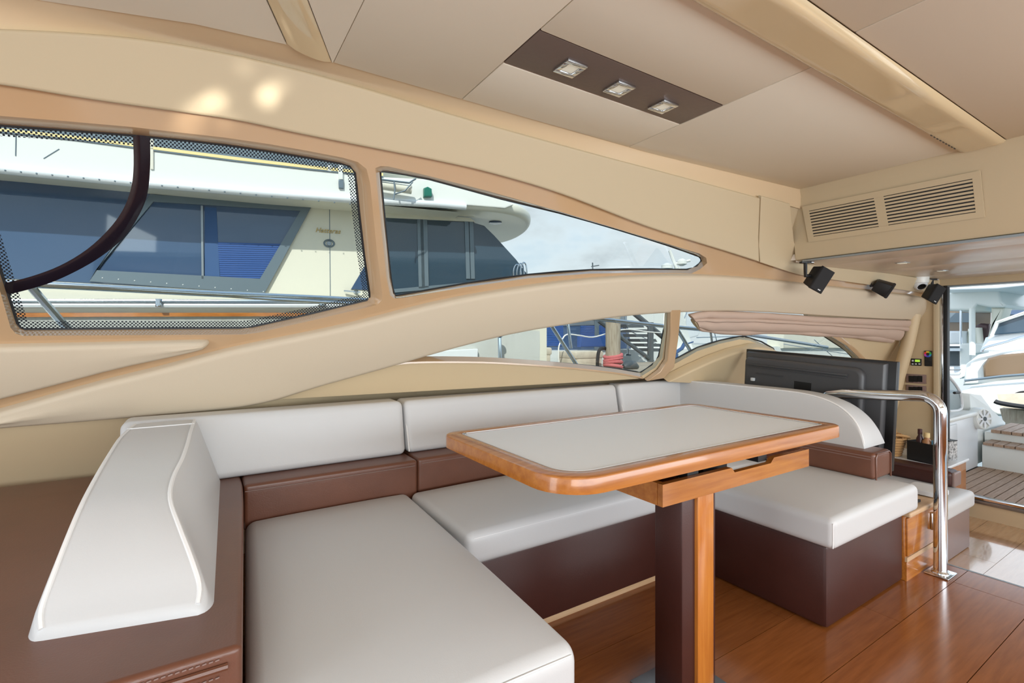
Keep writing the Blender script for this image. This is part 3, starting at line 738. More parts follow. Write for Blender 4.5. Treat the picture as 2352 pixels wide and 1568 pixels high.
# ---- backrests
def slant(y0f, y0t, zb, zt):
    def f(p):
        w = (p.z-zb)/(zt-zb); 
        p.y += (y0t-y0f)*w*max(0, (2.30-p.y)/.2); return p
    return f
c = thing('backrest_cushion', 'white leather backrest cushion on the left half of the port side', 'cushion', group='dinette backrests')
cushion('cover', -.235, .782, 2.105, 2.295, RZ, TZ, .028, 'white', c, fn=slant(0, .05, RZ, TZ))
seam('seam', [(.06+.66*i/10, 2.172, TZ-.012) for i in range(11)], c, r=.0014, m='sofa2')
c = thing('backrest_cushion', 'white leather backrest cushion in the middle of the port side', 'cushion', group='dinette backrests')
cushion('cover', .790, 2.128, 2.115, 2.295, RZ, TZ-.002, .028, 'white', c, fn=slant(0, .05, RZ, TZ))
tube('piping', [(.798, 2.118+.01*i, RZ+.01+(TZ-RZ-.03)*i/6) for i in range(7)], .004, 'piping', c, n=6)
c = thing('corner_backrest', 'white leather L-shaped corner backrest wrapping the aft end of the sofa', 'cushion', group='dinette backrests')
cushion('port_section', 2.138, 2.74, 2.10, 2.25, RZ, TZ, .024, 'white', c, fn=slant(0, .05, RZ, TZ))
tube('piping', [(2.146, 2.104+.01*i, RZ+.01+(TZ-RZ-.03)*i/6) for i in range(7)], .004, 'piping', c, n=6)
def endprof(y_end, sgn=1):
    P = [(2.21, RZ+.001), (2.21, TZ)]
    P += [(1.70, TZ), (1.45, TZ-.002), (1.34, TZ-.008), (1.25, TZ-.024), (1.17, TZ-.056), (1.11, TZ-.105), (1.075, TZ-.16), (1.055, RZ+.02), (1.055, RZ+.001)]
    return [(a-1.055+y_end if a < 2.2 else a, b) for a, b in P]
def dense(P, n=4): return [(v.x, v.y) for v in catmull([Vector((a, b, 0)) for a, b in P], n)]
def rightmap(a, b, h):
    w = (b-RZ)/(TZ-RZ)
    x0 = 2.640+.055*w; x1 = 2.865-.05*w
    return Vector((x0+(x1-x0)*h/.2, a, b))
endcushion('aft_section', [(a, b) for a, b in dense(endprof(1.055)[1:-1])]+[(1.054, RZ+.002)], rightmap, .2, RZ, .018, 'white', c)
pp = [(a, b) for a, b in endprof(1.055)[1:]]
pf = catmull([rightmap(a, b, .006) for a, b in inset(endprof(1.055), .004)[1:-1]], 4)
tube('piping', pf, .0045, 'piping', c, n=6)
c = thing('backrest_cushion', 'white leather end backrest with a sloping face standing on the brown ledge at left', 'cushion', group='dinette backrests')
def leftprof():
    P = [(2.104, RZ+.001), (2.104, TZ), (2.0, TZ), (1.85, TZ-.002), (1.72, TZ-.008), (1.58, TZ-.022), (1.46, TZ-.042), (1.36, TZ-.066), (1.27, TZ-.105), (1.20, TZ-.15), (1.155, TZ-.19), (1.128, RZ+.02), (1.125, RZ+.001)]
    return P
def leftmap(a, b, h):
    w = (b-RZ)/(TZ-RZ); x0 = .022+.04*min(1,(a-1.125)/.97)-.075*w-.045*w*math.exp(-((a-1.36)/.18)**2); x1 = -.262+.055*w+.03*max(0, (a-1.9)/.4)
    e_ = min(1, max(0, (1.168-a)/.044)); in_ = .026*(1-math.sqrt(1-e_*e_)); x0 -= in_; x1 += in_
    return Vector((x0+(x1-x0)*h/.2, a+.055*min(1, max(0, (1.45-a)/.3))*(-.0+(h/.2)), b))
endcushion('cover', dense(leftprof()[1:-1])+[(1.124, RZ+.002)], leftmap, .2, RZ, .018, 'white', c)
for h_ in (.006, .194):
    tube('piping', catmull([leftmap(a, b, h_) for a, b in inset(leftprof(), .003)[1:-1]], 4), .005, 'piping', c, n=6)
tube('seam', [leftmap(2.0, TZ+.0005, .2*i/8) for i in range(9)], .0022, 'piping', c, n=5)
# ================================================================== table
tb = thing('dinette_table', 'cherry wood dinette table with a pale grey inlaid top', 'table', (1.26, .99, 0))
TX0, TX1, TY0, TY1, TT = .682, 1.994, .857, 1.522, .765
oc = rrect(TX0, TX1, TY0, TY1, (.125, .055, .07, .06), 8)
ic = rrect(TX0+.055, TX1-.052, TY0+.05, TY1-.045, (.085, .012, .03, .012), 8)
# rim as a ring with rounded upper edge
n = len(oc); V = []; Fc = []
rings = [(oc, TT-.041), (oc, TT-.006), (inset(oc, .002), TT-.002), (inset(oc, .006), TT), (inset(ic, -.006), TT), (ic, TT-.002), (ic, TT-.014)]
for l, z in rings: V += [(a, b, z) for a, b in l]
for i in range(len(rings)-1):
    for q in range(n): Fc.append((i*n+q, i*n+(q+1) % n, (i+1)*n+(q+1) % n, (i+1)*n+q))
T = [tuple(t) for t in tessellate_polygon([[Vector((a, b, 0)) for a, b in oc]])]
Fc += [t for t in T]
mk('rim', V, Fc, 'cherry', tb, smooth=True, angle=35)
V = [(a, b, TT-.004) for a, b in ic]+[(a, b, TT-.02) for a, b in ic]
T = [tuple(t) for t in tessellate_polygon([[Vector((a, b, 0)) for a, b in ic]])]
mk('inlay', V, T+[tuple(n+i for i in t) for t in T]+[(i, (i+1) % n, n+(i+1) % n, n+i) for i in range(n)], 'tabletop', tb)
seam_ = [(a, b, TT-.0015) for a, b in inset(ic, .002)]
tube('inlay_edge', seam_, .0015, 'ltext', tb, n=5, closed=True)
for (a, b) in ((TX0+.066, TY1-.055), (TX1-.064, TY0+.06)): lathe('stud', (a, b, TT-.004), (0, 0, 1), [(.006, 0), (.006, .004), (.004, .006)], 'chrome', tb, n=12)
# sliding frame below the top, with a cut-out
zb, zt = H-.478, H-.416
fr = [(1.07, zb), (1.845, zb), (1.845, zt), (1.70, zt), (1.62, zt), (1.60, zt-.016), (1.40, zt-.016), (1.385, zt), (1.07, zt)]
def sidemap(y):
    def f(a, b, h): return Vector((a, y+h, b))
    return f
puff('slide_side', fr, sidemap(.91), .02, .002, 'cherry', tb, seg=1)
puff('slide_side', fr, sidemap(1.31), .02, .002, 'cherry', tb, seg=1)
box('slide_end', 1.07, 1.09, .93, 1.31, zb, zt, 'cherry', tb); box('slide_end', 1.825, 1.845, .93, 1.31, zb, zt, 'cherry', tb)
box('slide_floor', 1.09, 1.36, .93, 1.31, zb, zb+.02, 'cherry', tb)
for x in (1.2, 1.56): box('runner', x, x+.05, .93, 1.31, zt-.012, TT-.041, 'black', tb)
box('carrier', 1.30, 1.42, .95, 1.30, zt-.03, zt, 'tvd', tb)
# column
box('column', 1.187, 1.345, .938, 1.042, .006, zb, 'dbrown', tb, bev=.006)
box('column_inlay', 1.243, 1.318, .926, .95, .006, zb, 'cherryv', tb, bev=.002)
box('column_base', 1.14, 1.39, .92, 1.10, 0, .008, 'alu', tb, bev=.003)
# ================================================================== ceiling light panel and lamps
lp = thing('light_panel', 'dark taupe leather panel with three square downlights in the headlining', 'panel', (1.26, 1.245, ZC))
box('cover', .825, 1.688, 1.147, 1.343, ZC+.001, ZC+.014, 'panelbrown', lp, bev=.002)
words = ('forward', 'middle', 'aft')
for (x, y), wd in zip(((1310, 155), (1422, 202), (1523, 243)), words):
    p = atZ(x, y, ZC)
    d = thing('downlight', f'{wd} square chrome downlight of the three in the dark panel', 'lamp', (p.x, p.y, ZC), group='square downlights')
    s = .041
    for (a, b, c_, e) in ((-s, s, -s, -s+.018), (-s, s, s-.018, s), (-s, -s+.018, -s+.018, s-.018), (s-.018, s, -s+.018, s-.018)):
        box('frame', p.x+a, p.x+b, p.y+c_, p.y+e, ZC-.008, ZC+.002, 'chrome', d, bev=.002)
    box('lens', p.x-.022, p.x+.022, p.y-.022, p.y+.022, ZC-.004, ZC+.001, 'lens', d)
for (x, y), wd in zip(((2072, 603), (2162, 621)), ('nearer', 'farther')):
    p = atZ(x, y, ZA)
    d = thing('recessed_light', f'{wd} small chrome recessed light in the saloon headlining', 'lamp', (p.x, p.y, ZA), group='saloon recessed lights')
    box('frame', p.x-.04, p.x+.04, p.y-.03, p.y+.03, ZA-.004, ZA+.001, 'chrome', d, bev=.0015)
    box('lens', p.x-.026, p.x+.026, p.y-.018, p.y+.018, ZA-.006, ZA-.003, 'lens', d)
# ================================================================== handrail
hr = thing('handrail', 'bent chrome handrail post beside the aft end of the sofa', 'handrail', (2.852, .834, 0))
zt_ = .806; P = [(2.852, .834, .004), (2.852, .834, .5), (2.852, .834, zt_-.07)]
P += [(2.852, .834+.07*(1-math.cos(a)), zt_-.07+.07*math.sin(a)) for a in [math.pi/2*i/6 for i in range(1, 7)]]
P += [(2.855, 1.05, zt_-.012), (2.875, 1.24, zt_-.026), (2.895, 1.32, zt_-.04), (2.905, 1.37, zt_-.075), (2.908, 1.385, zt_-.16), (2.908, 1.385, .312)]
tube('rail', P, .0255, 'chrome', hr, n=16)
cushion('foot_plate', 2.80, 2.91, .79, .88, 0, .008, .0035, 'chrome', hr, nn=2)
lathe('collar', (2.852, .834, .006), (0, 0, 1), [(.034, 0), (.034, .006), (.026, .014)], 'chrome', hr)
# ================================================================== TV rising from the cabinet behind the sofa
ca = thing('tv_cabinet', 'low cherry cabinet with pale top behind the aft end of the sofa', 'cabinet', (2.88, 1.2, 0))
box('body', 2.79, 3.0, .895, 2.25, 0, .285, 'cherry', ca, bev=.003)
box('end_body', 2.64, 3.09, .895, 1.0, .0, .285, 'cherry', ca, bev=.003)
box('plinth', 2.64, 3.05, .889, .897, 0, .085, 'cherry', ca)
box('plinth_line', 2.64, 3.05, .887, .896, .085, .105, 'paleoak', ca)
cushion('top', 2.642, 3.10, .875, 2.25, .282, .305, .008, 'paleoak', ca, nn=3)
dd = box('door', 2.645, 3.06, .886, .896, .108, .278, 'cherry', ca, bev=.004)
lt = box('latch_plate', 2.90, 2.96, .874, .886, .175, .255, 'chrome', dd, bev=.003)
box('latch_hole', 2.915, 2.945, .871, .875, .195, .235, 'dbrown', dd)
puff('tray', rrect(2.97, 3.13, .87, 1.02, (.03, .05, .02, .02), 5), lambda a, b, h: Vector((a, b, .311+h)), .022, .006, 'gelg', ca, seg=2)
box('side_door', 3.09, 3.10, .90, 1.02, ZS+.12, .27, 'cherry', ca, bev=.003)
box('skirt', 3.02, 3.09, .90, 2.2, ZS, .27, 'cherry', ca)
mg = thing('magazine', 'dark magazine with pale cover lying on the low cabinet top', 'magazine', (2.78, .99, .31))
obox('pages', (2.75, .99, .3135), (1, -.1, 0), (.1, 1, 0), (0, 0, 1), .19, .13, .006, 'ltext', mg)
obox('cover', (2.75, .99, .318), (1, -.1, 0), (.1, 1, 0), (0, 0, 1), .20, .14, .003, 'steel', mg)
obox('spine', (2.755, .921, .314), (1, -.1, 0), (.1, 1, 0), (0, 0, 1), .20, .008, .011, 'black', mg)
TL = atX(1715, 801, 3.055); TR = atX(2062, 831, 2.985)
uu = (TR-TL).normalized(); vv = (Vector((0, 0, -1))-uu*Vector((0, 0, -1)).dot(uu)).normalized(); nn_ = uu.cross(vv)
if nn_.x > 0: nn_ = -nn_          # towards the sofa
Wd = (TR-TL).length; Ht = .565
tv = thing('television', 'flat television turned away, its ribbed black back toward the sofa', 'television', tuple(TL+uu*Wd/2+vv*Ht))
def T3(a, b, h): return TL+uu*a+vv*b+nn_*h
cc_ = T3(Wd/2, Ht/2, -.012)
obox('screen_frame', cc_, uu, vv, nn_, Wd, Ht, .03, 'tvd', tv, bev=.004)
obox('back_shell', T3(Wd/2-.012, Ht/2, .015), uu, vv, nn_, Wd-.05, Ht-.02, .028, 'tv', tv, bev=.004, taper=.97)
puff('back_hump', rrect(.03, Wd-.125, .045, Ht-.02, (.03, .05, .02, .02), 4), lambda a, b, h: T3(a, b, .026+h), .035, .02, 'tv', tv, seg=4)
for (a0, a1, b0, th) in ((.055, Wd-.20, .090, .008), (.055, Wd-.20, .104, .005), (.12, .30, .142, .004)):
    obox('rib', T3((a0+a1)/2, b0, .063), uu, vv, nn_, a1-a0, th, .02, 'tv', tv, bev=.002)
obox('vent_recess', T3(.42, .20, .061), uu, vv, nn_, .10, .08, .002, 'tvd', tv)
puff('handle_ring', rrect(.56, .70, .22, .46, (.05,)*4, 6), lambda a, b, h: T3(a, b, .055+h), .02, .012, 'tv', tv, seg=3)
puff('handle_recess', rrect(.58, .68, .245, .435, (.035,)*4, 6), lambda a, b, h: T3(a, b, .068+h), .009, .003, 'tvd', tv, seg=2)
obox('plug', T3(.105, .185, .07), uu, vv, nn_, .022, .02, .02, 'ltext', tv, bev=.003)
obox('stand_neck', T3(Wd*.5, Ht*.5+.14, -.04), uu, vv, nn_, .16, .70, .03, 'tvd', tv)
# ================================================================== loudspeakers, dome camera
RV = Vector((SF, -CF, 0)); FV = Vector((CF, SF, 0)); UV = Vector((0, 0, 1))
def speaker(cx, cy, t, w, h, dp, roll, yaw, pitch, mount, lab, mx_=None):
    c_ = pt(cx, cy, t)
    R_ = Matrix.Rotation(roll, 3, -FV) @ Matrix.Rotation(pitch, 3, RV) @ Matrix.Rotation(yaw, 3, UV)
    u = R_ @ RV; v = R_ @ UV; n_ = R_ @ (-FV)
    s = thing('loudspeaker', lab, 'speaker', tuple(c_), group='small black loudspeakers')
    obox('cabinet', c_-n_*dp*.18, u, v, -n_, w, h, dp*.7, 'black', s, bev=.006, taper=.78)
    puff('grille', [(-w/2, -h/2), (w/2, -h/2), (w/2, h/2), (-w/2, h/2)], lambda a, b, q: c_+u*a+v*b+n_*(dp*.16+q-.12*w*(a/w*2)**2*.5), .016, .006, 'grill', s, seg=2)
    obox('badge', c_+n_*(dp*.16+.0155)-v*h*.40+u*w*.1, u, v, n_, w*.22, .006, .002, 'ltext', s)
    m0 = atZ(mount[0], mount[1], ZA)
    br = obox('bracket', m0-Vector((0, 0, .006)), RV, FV, UV, .062, .03, .012, 'black', s, bev=.002)
    k0 = m0-Vector((0, 0, .012)); k2 = c_-n_*dp*.35+v*h*.1
    k1 = Vector((m0.x, m0.y, k2.z-.005))
    tube('arm', [k0, k0.lerp(k1, .5), k1, k2], .011, 'black', s, n=8)
    lathe('knob', m0+RV*.038-Vector((0, 0, .006)), RV, [(.006, -.01), (.009, 0), (.007, .012)], 'chrome', s, n=10)
speaker(1882, 641, 3.06, .105, .15, .11, math.radians(-26), .35, .25, (1850, 600), 'nearest black loudspeaker hanging below the vent, front facing the camera')
speaker(2036, 664, 3.62, .11, .10, .15, math.radians(-14), .95, .55, (2000, 627), 'middle black loudspeaker under the saloon headlining, turned sideways')
speaker(2146, 674, 3.85, .10, .14, .10, math.radians(-24), .3, .2, (2141, 640), 'farthest black loudspeaker beside the white dome camera and the doorway')
dc = thing('dome_camera', 'white dome security camera at the aft corner of the saloon ceiling', 'camera', tuple(pt(2119, 650, 4.0)))
p = pt(2112, 650, 3.95); p.z = ZA
lathe('base', p, (0, 0, -1), [(.062, 0), (.062, .02), (.058, .045), (.05, .05)], 'gel', dc)
lathe('ball', p-Vector((0, 0, .05)), (-.45, -.45, -.6), [(.02, -.03), (.046, -.01), (.05, .008), (.046, .026), (.034, .04)], 'gelg', dc)
lathe('lens', p-Vector((0, 0, .05))+Vector((-.45, -.45, -.6)).normalized()*.03, (-.45, -.45, -.6), [(.03, 0), (.028, .01), (.012, .012)], 'tvd', dc)
# ================================================================== curtain gathered under the arch
cu = thing('curtain', 'mauve beige cloth shade gathered in folds over the aft port window', 'curtain', tuple(onW(1820, 735, -.04)))
topc = curve_px([(1574, 719), (1600, 713), (1653, 712), (1755, 716), (1883, 725), (2010, 731), (2080, 734)], 6)
botc = curve_px([(1590, 746), (1611, 757), (1684, 763), (1789, 762), (1892, 768), (1975, 774), (2058, 786)], 6)
def fold(nm, f0, f1, off, thick, m, x0=0, x1=1, sag=0, par=cu, wob=3):
    V = []; Fc = []; NN = 40; K = 10
    for i in range(NN+1):
        s_ = x0+(x1-x0)*i/NN
        a = topc[min(int(s_*(len(topc)-1)), len(topc)-1)]; b = botc[min(int(s_*(len(botc)-1)), len(botc)-1)]
        ia = s_*(len(topc)-1); i0 = min(int(ia), len(topc)-2); ft = ia-i0; a = (topc[i0][0]+(topc[i0+1][0]-topc[i0][0])*ft, topc[i0][1]+(topc[i0+1][1]-topc[i0][1])*ft)
        ib = s_*(len(botc)-1); j0 = min(int(ib), len(botc)-2); ft = ib-j0; b = (botc[j0][0]+(botc[j0+1][0]-botc[j0][0])*ft, botc[j0][1]+(botc[j0+1][1]-botc[j0][1])*ft)
        w_ = .05*math.sin(s_*23+f0*9)+.03*math.sin(s_*51+f1*20)
        for k_ in range(K):
            an = 2*math.pi*k_/K; f_ = (f0+f1)/2+(f1-f0)/2*math.sin(an)+w_*.35*(math.sin(an)*.5+.5)
            x = a[0]+(b[0]-a[0])*f_; y = a[1]+(b[1]-a[1])*f_+sag*math.sin(math.pi*s_)
            p = onW(x, y, 0); V.append(p-WN*(off+thick*math.cos(an)*(1+w_*3)))
    for i in range(NN):
        for k_ in range(K): Fc.append((i*K+k_, i*K+(k_+1) % K, (i+1)*K+(k_+1) % K, (i+1)*K+k_))
    Fc.append(tuple(range(K))); Fc.append(tuple(NN*K+k_ for k_ in range(K)))
    mk(nm, V, Fc, m, par, smooth=True)
fold('fold', -.05, .30, .035, .022, 'fabric', .02, 1)
fold('fold', .22, .40, .052, .014, 'fabric', .02, 1)
fold('fold', .34, .85, .040, .024, 'fabric', .06, .97)
fold('fold', .72, 1.02, .030, .018, 'fabric', .08, .95)
fold('lining', .3, 1.0, .036, .020, 'fabric2', 0, .07)
flp = [xz(*p) for p in [(1930, 768), (1990, 773), (2058, 772), (2060, 788), (2052, 795), (2010, 788), (1965, 778)]]
puff('flap', flp, wmap(.03), .022, .008, 'fabric', cu, seg=3)
tube('cord', [onW(2066, 760, -.02), onW(2068, 850, -.02), onW(2069, 900, -.02)], .002, 'ltext', cu, n=5)
# ================================================================== switches by the door
def onA(x, y): return atX(x, y, 5.248)
def plate(nm, lab, cat, x0, x1, y0, y1, m, th=.012, group=None):
    a = onA(x0, y0); b = onA(x1, y1)
    o = thing(nm, lab, cat, tuple((a+b)/2), group=group)
    box('plate', 5.25-th, 5.25, min(a.y, b.y), max(a.y, b.y), min(a.z, b.z), max(a.z, b.z), m, o, bev=.003); return o
th_ = plate('thermostat', 'black thermostat panel with lit green display by the doorway', 'thermostat', 2093, 2117, 823, 840, 'black')
def sub(o, nm, x0, x1, y0, y1, m, th=.016):
    a = onA(x0, y0); b = onA(x1, y1); box(nm, 5.25-th, 5.25-.01, min(a.y, b.y), max(a.y, b.y), min(a.z, b.z), max(a.z, b.z), m, o)
sub(th_, 'display', 2103, 2114, 825.5, 831, 'screen')
for x in (2095.5, 2103, 2111): sub(th_, 'button', x, x+4, 834, 837, 'ltext')
sub(th_, 'button', 2095.5, 2100, 826, 830, 'ltext')
rm = plate('remote_holder', 'slim black lighting remote with a colour wheel by the doorway', 'remote control', 2124, 2141, 805, 841, 'black')
wc = onA(2132, 813); 
for i, colr in enumerate(((230, 60, 60), (230, 200, 60), (70, 190, 80), (60, 170, 220), (70, 80, 210), (190, 70, 190))):
    a0 = i*math.pi/3; V = []
    for a in [a0+math.pi/3*j/4 for j in range(5)]:
        for r in (.012, .026): V.append((5.2365, wc.y+r*math.cos(a), wc.z+r*math.sin(a)))
    M[f'wheel{i}'] = mat(f'wheel_colour_{i}', C(*colr), .4)
    V2 = V+[(5.239, v[1], v[2]) for v in V]
    mk('wheel_segment', V2, [(2*j, 2*j+1, 2*j+3, 2*j+2) for j in range(4)]+[(10+2*j, 10+2*j+2, 10+2*j+3, 10+2*j+1) for j in range(4)]+[(2*j, 2*j+2, 12+2*j, 10+2*j) for j in range(4)]+[(2*j+1, 11+2*j, 13+2*j, 2*j+3) for j in range(4)], f'wheel{i}', rm)
sub(rm, 'lower_pad', 2125.5, 2139.5, 828, 839, 'tvd')
for k_, (y0, y1) in enumerate(((858, 881.5), (883, 905))):
    s = plate('switch_plate', ('upper', 'lower')[k_]+' taupe switch plate with dark rockers beside the doorway', 'switch', 2082, 2128, y0, y1, 'sofa2', group='switch plates')
    for j in range(3): sub(s, 'rocker', 2088.5+10.6*j, 2098.5+10.6*j, y0+4.5, y1-4.5, 'tvd')
# ================================================================== saloon sofa, side cabinet and what stands on it
s2 = thing('saloon_sofa', 'small white and brown leather sofa on the lower saloon floor', 'sofa', (4.1, 1.4, ZS))
box('base', 3.45, 4.50, 1.155, 1.85, ZS, -.10, 'sofa2', s2, bev=.012)
cushion('seat', 3.44, 4.52, 1.13, 1.80, -.10, .012, .03, 'white', s2, bulge=.01)
cushion('arm_bolster', 4.44, 4.60, 1.235, 1.85, .012, .125, .03, 'dbrown', s2)
cushion('bolster_end', 4.455, 4.585, 1.222, 1.245, .018, .118, .01, 'sofa2', s2, nn=3)
sc2 = thing('side_cabinet', 'cherry side cabinet with pale top below the switch plates', 'cabinet', (4.9, 1.55, ZS))
box('body', 4.62, 5.13, 1.34, 1.95, ZS, .085, 'cherry', sc2, bev=.003)
cushion('top', 4.61, 5.15, 1.325, 1.99, .085, .105, .006, 'gelg', sc2, nn=3)
zt2 = .105
bs = thing('wicker_basket', 'round wicker basket with a looped handle on the side cabinet', 'basket', (4.72, 1.63, zt2))
bc = Vector((4.77, 1.735, zt2))
for i in range(7):
    r = .085+.006*i; tube('weave', [bc+Vector((r*math.cos(a), r*math.sin(a), .012+.022*i)) for a in [2*math.pi*k_/24 for k_ in range(24)]], .011, 'wicker', bs, n=6, closed=True)
for j in range(16):
    a = 2*math.pi*j/16; tube('stake', [bc+Vector(((.085)*math.cos(a), .085*math.sin(a), .003)), bc+Vector((.132*math.cos(a), .132*math.sin(a), .165))], .004, 'wicker', bs, n=5)
for r in (.062, .070): tube('handle', [bc+RV*r*math.cos(a)+UV*(.19+r*1.0*math.sin(a)) for a in [2*math.pi*k_/20 for k_ in range(20)]], .005, 'wicker', bs, n=6, closed=True)
tube('rim', [bc+Vector((.14*math.cos(a), .14*math.sin(a), .165+.02*math.sin(2*a))) for a in [2*math.pi*k_/28 for k_ in range(28)]], .010, 'wicker', bs, n=6, closed=True)
lathe('bottom', bc, (0, 0, 1), [(.08, .002), (.083, .01)], 'wicker', bs)
pc = (atZ(2083, 1050, zt2)+atZ(2145, 1068, zt2))/2
bx_ = thing('black_box', 'open black box holding bottles beside the wicker basket', 'box', (pc.x, pc.y, zt2))
ua = (atZ(2145, 1068, zt2)-atZ(2083, 1054, zt2)); bw = ua.length; ua.normalize(); va = Vector((-ua.y, ua.x, 0))
if va.dot(FV) < 0: va = -va
fc = (atZ(2145, 1068, zt2)+atZ(2083, 1054, zt2))/2
obox('floor', fc+va*.08+UV*.004, ua, va, UV, bw, .16, .008, 'black', bx_)
for (c_, su, sv) in ((fc+va*.004, bw, .008), (fc+va*.156, bw, .008), (fc-ua*(bw/2-.004)+va*.08, .008, .144), (fc+ua*(bw/2-.004)+va*.08, .008, .144)):
    obox('side', c_+UV*.075, ua, va, UV, su, sv, .15, 'black', bx_)
def bottle(px, h, r, m, capm, lab, dv=.06):
    q = fc+ua*(px-.5)*bw+va*dv; q.z = zt2+.008
    o = thing('bottle', lab, 'bottle', tuple(q), group='bottles in the black box')
    lathe('body', q, UV, [(r, 0), (r, h*.7), (r*.55, h*.8), (r*.5, h*.86)], m, o, n=14)
    lathe('cap', q+UV*h*.84, UV, [(r*.62, 0), (r*.62, h*.16), (r*.5, h*.17)], capm, o, n=14)
M['bot1'] = mat('brown_plastic', C(70, 44, 48), .3); M['bot2'] = mat('bronze_plastic', C(176, 124, 84), .35); M['bcap'] = mat('cream_cap', C(232, 206, 150), .4)
bottle(.30, .235, .024, 'bot1', 'bot1', 'dark brown bottle in the black box on the side cabinet')
bottle(.56, .215, .030, 'bot2', 'bcap', 'bronze bottle with cream cap in the black box')
bottle(.82, .165, .027, 'bluep', 'bluep', 'light blue bottle in the black box')
pb = atZ(2171, 1056, zt2)
pbx = thing('patterned_box', 'small black and white patterned box at the end of the side cabinet', 'box', (pb.x, pb.y, zt2))
M['pattern'] = mat('black_white_pattern', C(30, 30, 34), .5, wood=C(236, 236, 236), nscale=60)
obox('carton', pb+va*.05+UV*.075, ua, va, UV, .055, .09, .15, 'pattern', pbx, bev=.002)
obox('lid', pb+va*.05+UV*.152, ua, va, UV, .057, .092, .006, 'tvd', pbx)
# ================================================================== outside: water, own side deck and rails
mk('water', [(-60, -40, -1.7), (120, -40, -1.7), (120, 90, -1.7), (-60, 90, -1.7)], [(0, 1, 2, 3)], 'water', label='greenish harbour water around the boats', cat='water', kind='stuff')
sd = thing('side_deck', 'white side deck of this boat below the port windows', 'deck', kind='structure')
V = []; Fc = []
for X in (-3, 0, 2, 4, 5.6):
    yi = wallY(X, .45)+.3; yo = 3.05-.03*X
    V += [(X, yi, .42), (X, yo, .40), (X, yo+.06, .46), (X, yo+.12, .44), (X, yo+.25, -1.7)]
for i in range(4):
    for q in range(4): Fc.append((i*5+q, i*5+q+1, i*5+6+q, i*5+5+q))
mk('moulding', V, Fc, 'gel', sd, smooth=True, angle=30)
def railY(X): return 3.0-.03*X
gr = thing('deck_rail', 'stainless steel guard rail along this boat outside the port windows', 'rail', kind='structure')
P = [atY(x, y, railY(X)) for x, y, X in ((-300, 634, -1.9), (-60, 647, -1.2), (200, 659, -.1), (500, 675, .9), (850, 691, 1.8), (1180, 718, 2.8), (1350, 730, 3.4), (1520, 748, 4.0), (1700, 766, 4.8), (1900, 797, 5.6))]
tube('top_rail', catmull(P, 4), .017, 'steel', gr, n=10)
def stan(x0, y0, x1, y1, Y0=3.0, r=.014): tube('stanchion', [atY(x0, y0, Y0), atY(x1, y1, Y0)], r, 'steel', gr, n=8)
stan(68, 655, 185, 790, 3.0, .017); stan(1262, 740, 1345, 870, 2.92, .015); stan(1303, 730, 1312, 800, 2.92, .011)
stan(1555, 755, 1590, 812, 2.88, .016); stan(1632, 760, 1636, 790, 2.86, .010)
tube('brace', [atY(300, 664, 3.0), atY(640, 688, 2.95), atY(860, 700, 2.93)], .009, 'steel', gr, n=6)
# ================================================================== the neighbouring motor yacht
NA = math.radians(12); NO = Vector((0, 4.45, 0)); NU = Vector((math.cos(NA), -math.sin(NA), 0)); NN_ = Vector((-math.sin(NA), -math.cos(NA), 0))
def onN(x, y, d=0):
    r = ray(x, y); t = (d-(CAM-NO).dot(NN_))/r.dot(NN_); p = CAM+r*t
    return ((p-NO).dot(NU), p.z)
def Nw(s, z, d): return NO+NU*s+NN_*d+Vector((0, 0, z))
def nmap(d0): return lambda a, b, h: Nw(a, b, d0+h)
def npoly(nm, px, d0, th, m, par, bev=0, dref=None, seg=2, **k):
    pl = [onN(x, y, d0+th if dref is None else dref) for x, y in px]
    return puff(nm, pl, nmap(d0), th, bev, m, par, seg=seg if bev else 1, **k)
ny = thing('motor_yacht', 'cream motor yacht with dark windows moored alongside the port side', 'yacht', tuple(Nw(0, -1.7, 0)))
OV = .28
# cabin side wall, with seam
wallz = [onN(-700, 380), onN(1235, 470)]
pl = [(-6, -.2), (2.9, -.2), (2.9, 3.0), (-6, 3.0)]
npoly('house_side', [(-1200, 340), (884, 462), (888, 560), (900, 684), (900, 720), (-1200, 720)], -.3, .3, 'gelc', ny)
npoly('panel_seam', [(756, 468), (757.6, 468), (759.6, 690), (758, 690)], .0, .002, 'framegrey', ny)
# flybridge side panel with overhang
npoly('flybridge_side', [(-1200, 159), (0, 303), (166, 320), (303, 338), (352, 345), (539, 369), (705, 388), (804, 398), (880, 406), (1000, 412), (1100, 432), (1150, 454), (1180, 470), (1160, 478), (1060, 470), (880, 458), (420, 425), (0, 385), (-1200, 280)], OV-.03, .05, 'gel', ny, bev=.01)
# fascia gutter tube
pf = [Nw(*onN(x, y, OV+.03), OV+.03) for x, y in ((-1200, 285), (-400, 352), (0, 389), (300, 419), (600, 444), (830, 460), (1000, 469), (1070, 475))]
tube('gutter_rail', pf, .028, 'gelg', ny, n=10)
for i in range(26):
    x = -60+36*i; y = 389+.0975*x
    lathe('gutter_screw', Nw(*onN(x, y+1, OV+.055), OV+.055), NN_, [(.006, 0), (.004, .003)], 'framegrey', ny, n=8)
# soffit from gutter to house side
a0 = [onN(x, y, OV) for x, y in ((-1200, 287), (0, 393), (600, 451), (880, 473), (1060, 489))]
V = []; Fc = []
for (s_, z) in a0: V += [Nw(s_, z, OV+.02), Nw(s_, z+.01, -.2)]
for i in range(len(a0)-1): Fc.append((2*i, 2*i+1, 2*i+3, 2*i+2))
mk('soffit', V, Fc, 'gelc', ny)
